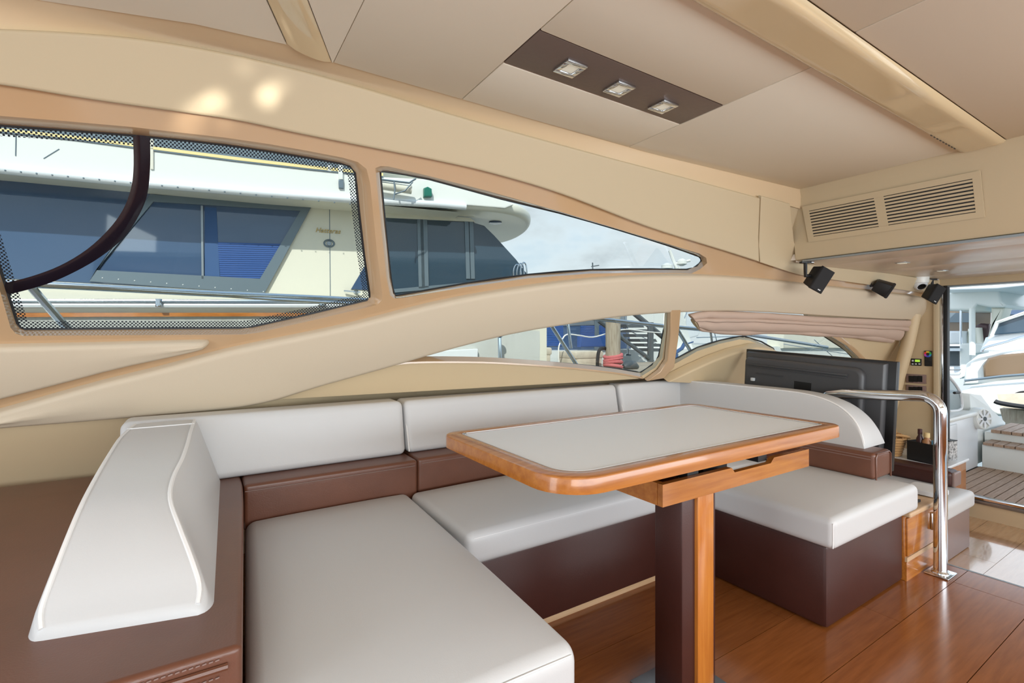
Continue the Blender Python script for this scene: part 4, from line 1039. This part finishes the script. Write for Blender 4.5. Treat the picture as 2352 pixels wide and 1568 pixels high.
# rounded aft overhang of the flybridge deck, a slab with a round end
q0_ = Nw(*onN(1060, 477, OV), OV); zo = q0_.z
bp_ = [atZ(x, y, zo) for x, y in ((1040, 476), (1100, 480), (1150, 485), (1190, 493), (1212, 504), (1219, 515), (1213, 529), (1195, 543), (1168, 554), (1130, 562), (1060, 570), (980, 574))]
bp_ = [(p.x, p.y) for p in catmull(bp_, 3)]
far_ = Nw(onN(860, 470, OV)[0], 0, -2.2); nea_ = Nw(onN(860, 470, OV)[0], 0, OV)
bp_ = [(nea_.x, nea_.y)]+bp_+[(far_.x, far_.y)]
puff('deck_overhang', bp_, lambda a, b, h: Vector((a, b, zo-.005+h)), .11, .045, 'gelc', ny, seg=4, both=True)
# yellow stripe, upper grey band of the flybridge coaming
npoly('yellow_stripe', [(-1200, 150), (0, 294), (166, 311), (303, 329), (352, 336), (539, 360), (705, 379), (804, 389), (880, 397), (880, 404), (804, 396), (705, 386), (539, 367), (352, 343), (303, 336), (166, 318), (0, 301), (-1200, 157)], OV-.1, .13, 'yellow', ny)
npoly('stripe_line', [(-1200, 157), (0, 301), (166, 318), (303, 336), (352, 343), (539, 367), (705, 386), (804, 396), (880, 404), (880, 407), (804, 399), (705, 389), (539, 370), (352, 346), (303, 339), (166, 321), (0, 304), (-1200, 160)], OV-.1, .128, 'framegrey', ny)
npoly('coaming_band', [(-1200, 60), (0, 240), (420, 290), (880, 340), (880, 399), (804, 391), (705, 381), (539, 362), (352, 338), (303, 331), (166, 313), (0, 296), (-1200, 152)], OV-.35, .05, 'framegrey', ny)
npoly('flybridge_top', [(-1200, -300), (880, 60), (940, 120), (1000, 300), (1090, 396), (1100, 432), (1000, 408), (880, 390), (-1200, 150)], OV-.6, .2, 'gel', ny, bev=.02)
# big forward window
win = npoly('saloon_window', [(-1200, 330), (0, 411), (330, 441), (717, 471), (600, 674), (420, 662), (200, 650), (60, 642), (-1200, 600)], .0, .012, 'dark', ny, bev=.004)
fo = [(345, 446), (717, 471), (607, 674), (205, 646)]; fi = [(352, 463), (690, 484), (597, 640), (220, 620)]
for i in range(4):
    j = (i+1) % 4; npoly('window_frame', [fo[i], fo[j], fi[j], fi[i]], .012, .012, 'framegrey', ny)
npoly('mullion', [(461, 472), (466, 472), (468, 640), (463, 640)], .012, .012, 'alu', ny)
# blue blind behind the right pane: single slats
bl0, bl1, bl2, bl3 = onN(500, 556, .02), onN(655, 560, .02), onN(614, 640, .02), onN(506, 640, .02)
for i in range(17):
    f_ = i/17; f1_ = (i+.8)/17
    L_ = lambda f: (bl0[0]+(bl3[0]-bl0[0])*f, bl0[1]+(bl3[1]-bl0[1])*f); R_ = lambda f: (bl1[0]+(bl2[0]-bl1[0])*f, bl1[1]+(bl2[1]-bl1[1])*f)
    puff('blind_slat', [L_(f_), R_(f_), R_(f1_), L_(f1_)], nmap(.012), .006, 0, 'blind', ny, seg=1)
npoly('inner_panel', [(470, 475), (497, 477), (505, 640), (470, 640)], .012, .003, 'navy', ny)
for i in range(11):
    x = 235+37*i; y = 634+.085*(x-235)+4
    lathe('frame_screw', Nw(*onN(x, y, .026), .024), NN_, [(.005, 0), (.003, .003)], 'ltext', ny, n=6)
npoly('window_latch', [(486, 434), (514, 436), (512, 442), (504, 446), (498, 442), (486, 440)], .0, .03, 'black', ny)
# lettering and round emblem
def ntext(txt, x, y, size, m, lab, d=.004):
    cu_ = bpy.data.curves.new('lettering', 'FONT'); cu_.body = txt; cu_.size = size; cu_.extrude = .003; cu_.align_x = 'CENTER'; cu_.align_y = 'CENTER'; cu_.shear = .3
    o = bpy.data.objects.new('lettering_tmp', cu_); me = bpy.data.meshes.new_from_object(o); bpy.data.objects.remove(o)
    s_, z = onN(x, y, d); c_ = Nw(s_, z, d)
    R_ = Matrix((NU, Vector((0, 0, 1)), NN_)).transposed()
    for v in me.vertices: v.co = c_+R_ @ (v.co)
    me.materials.append(M[m]); me.name = 'lettering'
    q = bpy.data.objects.new('lettering', me); COL.objects.link(q); q.parent = ny; q.location = -wloc(ny); return q
ntext('Hatteras', 753, 530, .056, 'gold', '')
s_, z = onN(756, 559, .004); c_ = Nw(s_, z, .002)
tube('emblem_ring', [c_+NU*.038*math.cos(a)+Vector((0, 0, .028*math.sin(a))) for a in [2*math.pi*k_/28 for k_ in range(28)]], .008, 'framegrey', ny, n=6, closed=True)
lathe('emblem_disc', c_, NN_, [(.02, 0), (.018, .004)], 'alu', ny, n=16)
# small window forward of the pilothouse seen beside the post
npoly('side_window', [(850, 590), (880, 590), (880, 668), (806, 664)], .0, .01, 'dark', ny, bev=.003)
tube('cleat', [Nw(*onN(790, 668, .03), .03), Nw(*onN(828, 671, .05), .05)], .008, 'steel', ny, n=6)
lathe('cleat_knob', Nw(*onN(818, 671, .05), .03), NN_, [(.018, 0), (.022, .02), (.01, .03)], 'steel', ny, n=12)
npoly('hanging_lamp', [(777, 378), (788, 379), (788, 412), (777, 412)], OV, .04, 'gel', ny, bev=.006)
npoly('hanging_lamp_end', [(777, 412), (789, 413), (789, 432), (778, 431)], OV, .04, 'framegrey', ny, bev=.004)
npoly('fairlead', [(751, 378), (763, 380), (761, 394), (752, 392)], OV, .03, 'gel', ny, bev=.005)
for (x0, y0, x1, y1) in ((37, 306, 36, 358), (136, 342, 100, 364)): tube('scratch_line', [Nw(*onN(x0, y0, OV+.021), OV+.021), Nw(*onN(x1, y1, OV+.021), OV+.021)], .003, 'framegrey', ny, n=5)
npoly('bracket', [(345, 320), (352, 320), (352, 388), (345, 388)], OV+.02, .01, 'gelc', ny)
# enclosed aft deck: smoked panels with grey frames
npoly('deck_enclosure', [(884, 498), (960, 502), (1085, 510), (1112, 518), (1135, 540), (1186, 596), (1198, 612), (1220, 640), (1130, 680), (900, 684), (886, 560)], -.14, .15, 'dark2', ny, bev=.005)
for (x0, x1, y0, y1) in ((958, 972, 500, 662), (965, 981, 502, 660), (1067, 1076, 506, 640), (1078, 1087, 508, 640)):
    npoly('enclosure_post', [(x0, y0), (x1, y0+1), (x1+4, y1), (x0+4, y1)], .008, .012, 'framegrey', ny)
npoly('enclosure_head', [(884, 484), (1080, 500), (1092, 509), (884, 499)], -.02, .05, 'gelc', ny)
npoly('enclosure_head', [(890, 474), (1080, 489), (1090, 498), (884, 484)], .01, .02, 'gelc', ny)
npoly('enclosure_sill', [(900, 664), (1075, 648), (1075, 656), (905, 672)], .008, .012, 'framegrey', ny)
for (x, y, w_) in ((1138, 510, 15), (1020, 475.5, 11)):
    q = atZ(x, y, zo-.004); R = w_*q.length/F*.9
    lathe('soffit_light', q-Vector((0, 0, .0)), (0, 0, -1), [(R, -.02), (R, .01), (R*.7, .014)], 'dark', ny, n=18)
npoly('lamp_housing', [(974, 431), (983, 428), (992, 433), (993, 450), (974, 450)], OV+.02, .05, 'green', ny, bev=.008)
aw = [Nw(*onN(x, y, OV+.10), OV+.10) for x, y in ((850, 421), (945, 436))]
tube('awning_roll', aw, .035, 'gelc', ny, n=12); tube('awning_arm', [Nw(*onN(x, y, OV+.14), OV+.14) for x, y in ((870, 412), (940, 420), (955, 410))], .008, 'framegrey', ny, n=6)
tube('awning_strap', [Nw(*onN(x, y, OV+.15), OV+.15) for x, y in ((905, 417), (907, 438), (904, 458))], .006, 'framegrey', ny, n=6)
tube('awning_strap', [Nw(*onN(x, y, OV+.15), OV+.15) for x, y in ((948, 418), (930, 438), (906, 446))], .006, 'framegrey', ny, n=6)
for k_ in range(3):
    c0 = [(1180+7*k_, 650), (1179+8*k_, 622), (1185+8*k_, 608-2*k_), (1193+7*k_, 610-2*k_), (1196+7*k_, 622), (1197+7*k_, 650)]
    tube('grab_loop', catmull([Nw(*onN(x, y, .16+.03*k_), .16+.03*k_) for x, y in c0], 4), .007, 'steel', ny, n=6)
# deck, toe rail and teak strip
zd = onN(400, 700, .3)[1]
npoly('deck_edge', [(-1200, 640), (60, 672), (860, 706), (1240, 735), (1240, 860), (-1200, 860)], .1, .3, 'gelc', ny, dref=.25)
for (y0, d, r, m_) in ((690, .46, .011, 'steel'), (700, .44, .02, 'gelg')):
    tube('toe_rail', [Nw(*onN(x, y0+.002*x, d), d) for x in (-400, 0, 400, 800, 1100)], r, m_, ny, n=8)
npoly('teak_strip', [(-600, 716), (0, 718), (640, 718), (860, 722), (860, 728), (640, 726), (0, 728), (-600, 727)], .4, .02, 'bcap' if False else 'cherry', ny)
npoly('hull_side', [(-1200, 728), (860, 727), (1240, 760), (1240, 1400), (-1200, 1400)], .1, .3, 'gel', ny)
for x in (362, 738):
    npoly('rail_clamp', [(x-6, 686), (x+8, 686), (x+8, 704), (x-6, 704)], .45, .03, 'steel', ny, bev=.006)
npoly('deck_ledge', [(960, 808), (1098, 801), (1098, 824), (960, 826)], .4, .05, 'gelg', ny, bev=.008)
bt_ = [Nw(*onN(x, y, .52), .52) for x, y in ((1147, 770), (1149, 845))]
tube('bitt', bt_, .016, 'steel', ny, n=8); lathe('bitt_cap', bt_[0], (0, 0, 1), [(.02, -.02), (.034, -.005), (.03, .015), (.012, .02)], 'steel', ny, n=12)
# ================================================================== dock, piling, dock boxes
YD = 4.2
def dbox(nm, lab, cat, x0, x1, y0, y1, Y, dp, m, group=None, bev=.03):
    a = atY(x0, y0, Y); b = atY(x1, y1, Y); o = thing(nm, lab, cat, (a.x*.5+b.x*.5, Y, b.z), group=group)
    box('body', a.x, b.x, Y, Y+dp, b.z, a.z, m, o, bev=bev); box('lid', a.x-.01, b.x+.01, Y-.012, Y+dp+.01, a.z-.09, a.z+.004, m, o, bev=.02); return o, a, b
dbox('dock_box', 'weathered white dock box left of the steel stanchion', 'box', 1196, 1266, 800, 850, 5.0, .35, 'concrete', 'weathered dock boxes')
dbox('dock_box', 'weathered white dock box beside the piling with red rope', 'box', 1322, 1384, 808, 862, 4.8, .35, 'concrete', 'weathered dock boxes')
a = atY(1408, 850, 4.55)
pil = thing('piling', 'weathered timber dock piling wrapped with a red rope', 'piling', (a.x, a.y, -1.7))
R = 16*4.55/.69/F
lathe('post', (a.x, a.y, -1.7), (0, 0, 1), [(R*1.05, 0), (R, 2.7), (R, 3.35), (R*.8, 3.4)], 'wood_pile', pil, n=16)
rp_ = thing('red_rope', 'coil of red mooring rope around the weathered piling', 'rope', (a.x, a.y, atY(1408, 828, 4.55).z))
for i in range(4):
    z = atY(1408, 818+8*i, 4.55-R).z
    tube('turn', [(a.x+(R+.014)*math.cos(q), a.y+(R+.014)*math.sin(q), z+.02*math.cos(q+i)) for q in [2*math.pi*k_/20 for k_ in range(20)]], .022, 'rope', rp_, n=7, closed=True)
tube('hose_loop', catmull([atY(x, y, 4.6) for x, y in ((1372, 860), (1373, 820), (1378, 802), (1390, 800), (1398, 806))], 4), .022, 'black', None, n=8, label='black hose loop rising beside the timber piling', cat='hose')
dk = thing('dock', 'grey plank finger dock beyond the side deck', 'dock', kind='structure')
zdk = atY(1300, 862, 4.6).z
for i in range(26): box('plank', 2.6+.2*i, 2.79+.2*i, 4.35, 6.0, zdk-.06, zdk, 'plank', dk)
tube('white_line', catmull([atY(x, y, 4.9) for x, y in ((1284, 835), (1283, 800), (1290, 782), (1302, 768), (1330, 770), (1362, 774), (1400, 764), (1440, 756), (1490, 762), (1520, 764))], 4), .009, 'wrope', None, n=6, label='slack white mooring line hanging in front of the blue windows', cat='rope')
# utility post at left
up = thing('utility_post', 'thin pipe and timber post standing at the edge of the dock', 'post', tuple(atY(1203, 850, 5.0)))
for (x, r, m_) in ((1192, .02, 'steel'), (1199, .03, 'framegrey'), (1206, .022, 'bot2')):
    tube('pipe', [atY(x, 700, 5.1), atY(x, 880, 5.1)], r, m_, up, n=8)
# second boat on the far side of the dock with blue windows and ladder
b2_ = thing('far_cruiser', 'white cruiser with blue curtained windows beyond the dock piling', 'boat', tuple(atY(1400, 860, 7.0)))
def fpoly(nm, px, Y, dp, m, par=b2_, bev=0):
    pl = [(atY(x, y, Y).x, atY(x, y, Y).z) for x, y in px]
    return puff(nm, pl, lambda a, b, h: Vector((a, Y+dp-h, b)), dp, bev, m, par, seg=2 if bev else 1)
fpoly('cabin', [(1120, 690), (1560, 690), (1600, 830), (1100, 830)], 7.0, .6, 'gel')
fpoly('hull', [(1000, 808), (1700, 800), (1700, 1000), (1000, 1000)], 6.7, .6, 'gel')
fpoly('window_glass', [(1232, 742), (1440, 734), (1450, 800), (1218, 806)], 6.98, .05, 'dark')
for i in range(12):
    y0 = 748+3.9*i
    for (xa, xb) in ((1240-.6*i, 1294), (1334, 1396)):
        fpoly('blind_slat', [(xa, y0), (xb, y0-.6), (xb, y0+2.6), (xa, y0+3.2)], 6.965, .02, 'blind')
fpoly('window_frame', [(1226, 744), (1237, 743), (1226, 806), (1213, 806)], 6.96, .05, 'framegrey')
fpoly('window_frame', [(1366, 736), (1376, 736), (1376, 802), (1366, 802)], 6.96, .05, 'framegrey')
fpoly('window_head', [(1232, 730), (1440, 722), (1440, 744), (1232, 750)], 6.97, .05, 'alu')
fpoly('blue_cover', [(1334, 772), (1397, 770), (1397, 796), (1334, 797)], 6.6, .1, 'blind', bev=.02)
st_ = thing('boarding_stair', 'dark grey metal boarding stair leaning against the far cruiser', 'stairs', tuple(atY(1470, 850, 6.0)))
def fbar(nm, x0, y0, x1, y1, Y, r, par, m='cowl'): tube(nm, [atY(x0, y0, Y), atY(x1, y1, Y)], r, m, par, n=8)
fbar('stringer', 1374, 736, 1492, 824, 6.0, .035, st_); fbar('stringer', 1455, 718, 1530, 780, 6.2, .05, st_)
fbar('leg', 1494, 740, 1494, 830, 6.0, .055, st_); fbar('stringer', 1425, 772, 1494, 828, 6.1, .03, st_)
for i in range(6):
    fpoly('tread', [(1438+10*i, 745+11*i), (1476+10*i, 745+11*i), (1480+10*i, 752+11*i), (1442+10*i, 752+11*i)], 6.1, .3, 'cowl', st_)
fr2 = thing('far_rail', 'thin steel guard rail on the deck of the far cruiser', 'rail', tuple(atY(1440, 810, 6.4)))
fbar('stanchion', 1436, 720, 1443, 814, 6.4, .018, fr2, 'steel'); fbar('foot', 1436, 815, 1448, 815, 6.4, .02, fr2, 'steel'); fbar('rail', 1430, 752, 1530, 800, 6.4, .008, fr2, 'steel')
fn_ = thing('black_fender', 'rounded black fender lying on the dock by the rope', 'fender', tuple(atY(1448, 850, 4.5)))
tube('body', [atY(1432, 842, 4.5), atY(1440, 838, 4.5), atY(1455, 838, 4.5), atY(1464, 843, 4.5)], [.03, .06, .06, .03], 'cowl', fn_, n=10)
# boats further off seen through the aft window
bA = thing('tender_boat', 'pale cabin boat with rails beyond the aft port window', 'boat', tuple(atY(1700, 860, 8.0)))
fpoly('hull', [(1540, 790), (1990, 800), (1990, 1000), (1540, 1000)], 8.0, 1.0, 'gel', bA)
fpoly('cabin', [(1575, 755), (1612, 752), (1604, 772), (1580, 778)], 7.9, .5, 'gelg', bA, bev=.03)
fpoly('cabin', [(1800, 755), (1900, 765), (1960, 800), (1800, 800)], 7.9, .5, 'gelc', bA, bev=.05)
for (x0, y0, x1, y1) in ((1560, 700, 1600, 690), (1570, 735, 1585, 700), (1600, 775, 1700, 772), (1640, 760, 1648, 790), (1870, 780, 1920, 825), (1800, 790, 1960, 815)):
    fbar('rail', x0, y0, x1, y1, 7.6, .012, bA, 'steel')
nv = thing('mooring_bollard', 'dark blue mooring gear at the edge of the aft port window', 'mooring gear', tuple(atY(1560, 815, 5.2)))
tube('arm', [atY(1548, 812, 5.2), atY(1566, 800, 5.2), atY(1574, 786, 5.2)], .03, 'navy', nv, n=8); tube('post', [atY(1552, 812, 5.2), Vector((atY(1552, 812, 5.2).x, 5.2, zdk))], .04, 'navy', nv, n=8); tube('handle', [atY(1576, 790, 5.2), atY(1592, 785, 5.2)], .012, 'navy', nv, n=8)
# masts on the horizon
mt = thing('radar_mast', 'white radar arch and mast of a distant boat near the window tip', 'mast', tuple(pt(1570, 640, 30)))
def pbar(x0, y0, x1, y1, t, r, m_, par, nm='spar'): tube(nm, [pt(x0, y0, t), pt(x1, y1, t)], r, m_, par, n=8)
pbar(1538, 575, 1556, 622, 30, .10, 'gel', mt); pbar(1550, 606, 1585, 598, 30, .08, 'gel', mt); pbar(1556, 614, 1570, 640, 30, .14, 'gel', mt)
q_ = pt(1570, 640, 30); tube('hull', [Vector((q_.x-3, q_.y, -1.0)), Vector((q_.x, q_.y, -1.0)), Vector((q_.x+4, q_.y, -.8))], [.8, 1.0, .3], 'gel', mt, n=10); tube('mast_foot', [q_, Vector((q_.x, q_.y, -1.6))], .16, 'gel', mt)
lathe('dome', pt(1566, 603, 30), (0, 0, 1), [(.1, -.2), (.3, -.1), (.3, .1), (.1, .25)], 'gel', mt)
lathe('dome', pt(1532, 613, 30), (0, 0, 1), [(.1, -.2), (.34, -.1), (.34, .1), (.1, .25)], 'gel', mt)
m2_ = thing('antenna', 'tiny anchor light and antenna on the horizon sky', 'antenna', tuple(pt(1366, 640, 30)))
pbar(1361, 603, 1362, 640, 30, .04, 'cowl', m2_); q_ = pt(1362, 640, 30); tube('pole', [q_, Vector((q_.x, q_.y, -1.7))], .06, 'cowl', m2_); pbar(1358, 612, 1376, 609, 30, .03, 'cowl', m2_)
# ================================================================== cockpit
DZ = -.215
cp = thing('cockpit_deck', 'teak planked cockpit deck beyond the open doorway', 'deck', kind='structure')
box('base', 5.33, 6.52, -2.4, 1.62, DZ-.1, DZ-.008, 'caulk', cp)
y = 1.6; i = 0
while y > -1.2:
    box('plank', 5.335, 6.5, y-.058, y-.004, DZ-.01, DZ, 'teak', cp); y -= .062; i += 1
cs_ = thing('cockpit_steps', 'white moulded steps with teak treads at the stern', 'steps', kind='structure')
box('lower_block', 6.5, 6.76, -2.4, 1.58, DZ-.1, .005, 'gel', cs_, bev=.006)
box('upper_block', 6.74, 7.6, -2.4, 1.62, DZ-.1, .10, 'gel', cs_, bev=.006)
y = 1.57
while y > -.6:
    box('lower_tread', 6.475, 6.75, y-.072, y-.004, .005, .03, 'teak', cs_); box('upper_tread', 6.72, 7.4, y-.072, y-.004, .10, .13, 'teak', cs_); y -= .076
sk = thing('cockpit_locker', 'white moulded locker along the port side of the cockpit', 'locker', (5.9, 1.8, DZ))
box('body', 5.34, 6.47, 1.60, 2.2, DZ, .30, 'gelg', sk, bev=.015)
cushion('top_lip', 5.34, 6.40, 1.57, 2.2, .30, .34, .015, 'gel', sk, nn=4)
dr_ = box('door', 5.42, 5.85, 1.588, 1.604, DZ+.06, .27, 'gelg', sk, bev=.006)
box('latch', 5.80, 5.815, 1.58, 1.59, DZ+.16, DZ+.22, 'black', dr_)
box('console', 5.75, 6.5, 1.72, 2.2, .34, .52, 'gelg', sk, bev=.02)
box('vent', 5.85, 6.0, 1.708, 1.722, .38, .47, 'dark', sk)
V = [(6.45, 1.62, .30), (6.45, 1.62, .50), (6.45, 2.2, .50), (6.45, 2.2, .30), (7.5, 1.62, .12), (7.45, 1.62, .14), (7.45, 2.2, .14), (7.5, 2.2, .12), (6.45, 1.62, -.2), (7.5, 1.62, -.2), (6.45, 2.2, -.2), (7.5, 2.2, -.2), (6.72, 1.62, .47), (6.72, 2.2, .47)]
mk('quarter_fairing', [(6.45, 1.62, -.2), (7.45, 1.62, -.2), (7.45, 1.62, .12), (7.05, 1.64, .30), (6.8, 1.66, .46), (6.45, 1.66, .50), (6.45, 2.2, -.2), (7.45, 2.2, -.2), (7.45, 2.2, .12), (7.05, 2.2, .30), (6.8, 2.2, .46), (6.45, 2.2, .50)],
   [(0, 1, 2, 3, 4, 5), (11, 10, 9, 8, 7, 6), (0, 6, 7, 1), (1, 7, 8, 2), (2, 8, 9, 3), (3, 9, 10, 4), (4, 10, 11, 5), (5, 11, 6, 0)], 'gel', sk)
spk = thing('marine_speaker', 'round white spoked marine loudspeaker on the cockpit side', 'speaker', tuple(atX(2255, 962, 6.35)))
sc_ = atX(2256, 961, 6.3); sc_.y = 1.575; axs = Vector((-.35, -1, .05)).normalized()
sc_ = atY(2256, 961, 1.56)
R = .105
lathe('housing', sc_, axs, [(R, -.06), (R, 0), (R*.94, .018), (R*.82, .022), (R*.8, .01)], 'gel', spk, n=24)
lathe('cone', sc_, axs, [(R*.8, .004), (R*.3, .008), (R*.28, .012)], 'cowl', spk, n=24)
uu_ = axs.cross(UV).normalized(); ww_ = axs.cross(uu_)
for k_ in range(8):
    a = math.pi*2*k_/8; d = uu_*math.cos(a)+ww_*math.sin(a); obox('spoke', sc_+axs*.02+d*R*.5, d, axs.cross(d), axs, R*.75, .02, .006, 'gelg', spk)
lathe('hub', sc_+axs*.016, axs, [(R*.22, 0), (R*.2, .01)], 'cowl', spk, n=14)
gt = thing('side_gate', 'white framed clear side screen beside the doorway', 'screen', tuple(atX(2195, 945, 5.5)))
pl = [atY(2181, 866, 1.62), atY(2196, 885, 1.62), atY(2206, 905, 1.62), atY(2208, 938, 1.62), atY(2181, 944, 1.62)]
tube('frame', catmull(pl, 3), .012, 'gelg', gt, n=8)
mk('pane', [p+Vector((0, .002, 0)) for p in pl], [tuple(range(len(pl)))], 'glass', gt)
tube('handle', [atY(2192, 902, 1.60), atY(2203, 901, 1.60)], .012, 'black', gt, n=8)
# far boats astern
def xpoly(nm, px, X, dp, m, par, bev=0):
    pl = [(atX(x, y, X).y, atX(x, y, X).z) for x, y in px]
    return puff(nm, pl, lambda a, b, h: Vector((X+dp-h, a, b)), dp, bev, m, par, seg=3 if bev else 1)
sy = thing('express_cruiser', 'white express cruiser with a bronze cabin window astern', 'boat', tuple(atX(2290, 960, 12)))
xpoly('foredeck', [(2195, 905), (2230, 885), (2420, 870), (2420, 965), (2290, 955), (2210, 920)], 10.5, 1.5, 'gel', sy, bev=.05)
xpoly('cabin', [(2210, 885), (2218, 835), (2245, 815), (2300, 806), (2420, 800), (2420, 870), (2290, 880)], 12.0, 1.0, 'gel', sy, bev=.05)
xpoly('cabin_window', [(2258, 868), (2256, 840), (2268, 822), (2300, 814), (2420, 804), (2420, 858)], 11.9, .08, 'amber', sy, bev=.04)
xpoly('windscreen', [(2277, 770), (2292, 740), (2420, 700), (2420, 760)], 12.5, .1, 'dark2', sy, bev=.03)
xpoly('windscreen_frame', [(2268, 778), (2285, 738), (2420, 690), (2420, 700), (2292, 742), (2278, 772)], 12.4, .15, 'gel', sy, bev=.03)
xpoly('coaming', [(2250, 806), (2262, 775), (2300, 765), (2420, 745), (2420, 800), (2300, 806)], 12.6, .8, 'gelg', sy, bev=.05)
tube('bow_rail', catmull([atX(x, y, 11.8) for x, y in ((2255, 808), (2262, 798), (2310, 785), (2352, 772), (2420, 755))], 4), .02, 'steel', sy, n=8)
tube('rub_rail', [atX(x, y, 10.4) for x, y in ((2216, 874), (2300, 864), (2420, 855))], .02, 'framegrey', sy, n=8)
tube('mooring_line', catmull([atX(x, y, 9) for x, y in ((2285, 921), (2300, 926), (2352, 934), (2420, 940))], 3), .03, 'black', sy, n=8)
tube('cleat', catmull([atX(x, y, 9.5) for x, y in ((2330, 905), (2345, 900), (2360, 900), (2345, 908), (2335, 904))], 3), .015, 'black', sy, n=6)
fb = thing('flybridge_yacht', 'large white flybridge yacht astern with an open aft saloon', 'yacht', tuple(atX(2230, 850, 17)))
xpoly('flybridge', [(2150, 672), (2296, 664), (2300, 690), (2312, 700), (2308, 706), (2275, 706), (2245, 700), (2235, 712), (2150, 712)], 16, 3, 'gel', fb, bev=.05)
xpoly('hardtop', [(2150, 652), (2420, 630), (2420, 650), (2290, 664), (2150, 668)], 15, 3, 'gelg', fb, bev=.05)
xpoly('saloon_back', [(2150, 712), (2276, 710), (2272, 790), (2150, 790)], 19, .3, 'amber', fb)
xpoly('saloon_glass', [(2150, 718), (2230, 718), (2230, 740), (2150, 740)], 18.8, .1, 'framegrey', fb)
xpoly('seat', [(2180, 760), (2212, 760), (2212, 790), (2180, 790)], 17.5, .6, 'gelg', fb, bev=.05)
xpoly('figure_cover', [(2222, 755), (2240, 752), (2244, 790), (2218, 790)], 17.8, .6, 'gelc', fb, bev=.05)
xpoly('table_top', [(2236, 750), (2252, 742), (2272, 744), (2272, 784), (2252, 790)], 18.4, .3, 'bot1', fb, bev=.05)
xpoly('transom', [(2203, 788), (2260, 788), (2256, 810), (2232, 815), (2232, 860), (2203, 870)], 16.4, .5, 'gel', fb, bev=.05)
xpoly('stair_block', [(2150, 795), (2203, 795), (2203, 840), (2150, 840)], 16.8, .4, 'cowl', fb)
for y0 in (800, 842, 850, 862): xpoly('stair', [(2150, y0), (2205, y0), (2205, y0+6), (2150, y0+6)], 16.3, .5, 'gelg', fb)
tube('pole', [atX(2233, 708, 16), atX(2233, 815, 16)], .06, 'gel', fb, n=8)
tube('pole', [atX(2207, 710, 16.2), atX(2207, 790, 16.2)], .025, 'steel', fb, n=8)
xpoly('side_wing', [(2276, 706), (2308, 706), (2300, 732), (2286, 745), (2268, 775), (2276, 740)], 16.2, .6, 'gelc', fb, bev=.05)
qy = thing('quay', 'pale quay edge with dark timber below behind the stern', 'quay', kind='structure')
xpoly('deck', [(2290, 905), (2420, 900), (2420, 945), (2298, 935)], 9.4, .6, 'concrete', qy)
xpoly('timber', [(2296, 938), (2420, 948), (2420, 1000), (2310, 990)], 9.6, .4, 'wood_pile', qy)
bgt = thing('distant_yacht', 'blue grey yacht side far behind the flybridge yacht', 'yacht', tuple(pt(2330, 760, 40)))
xpoly('hull', [(2300, 640), (2420, 620), (2420, 760), (2300, 760)], 26, 1, 'framegrey', bgt)
xpoly('window_strip', [(2305, 714), (2420, 706), (2420, 722), (2305, 722)], 25.9, .1, 'dark', bgt)
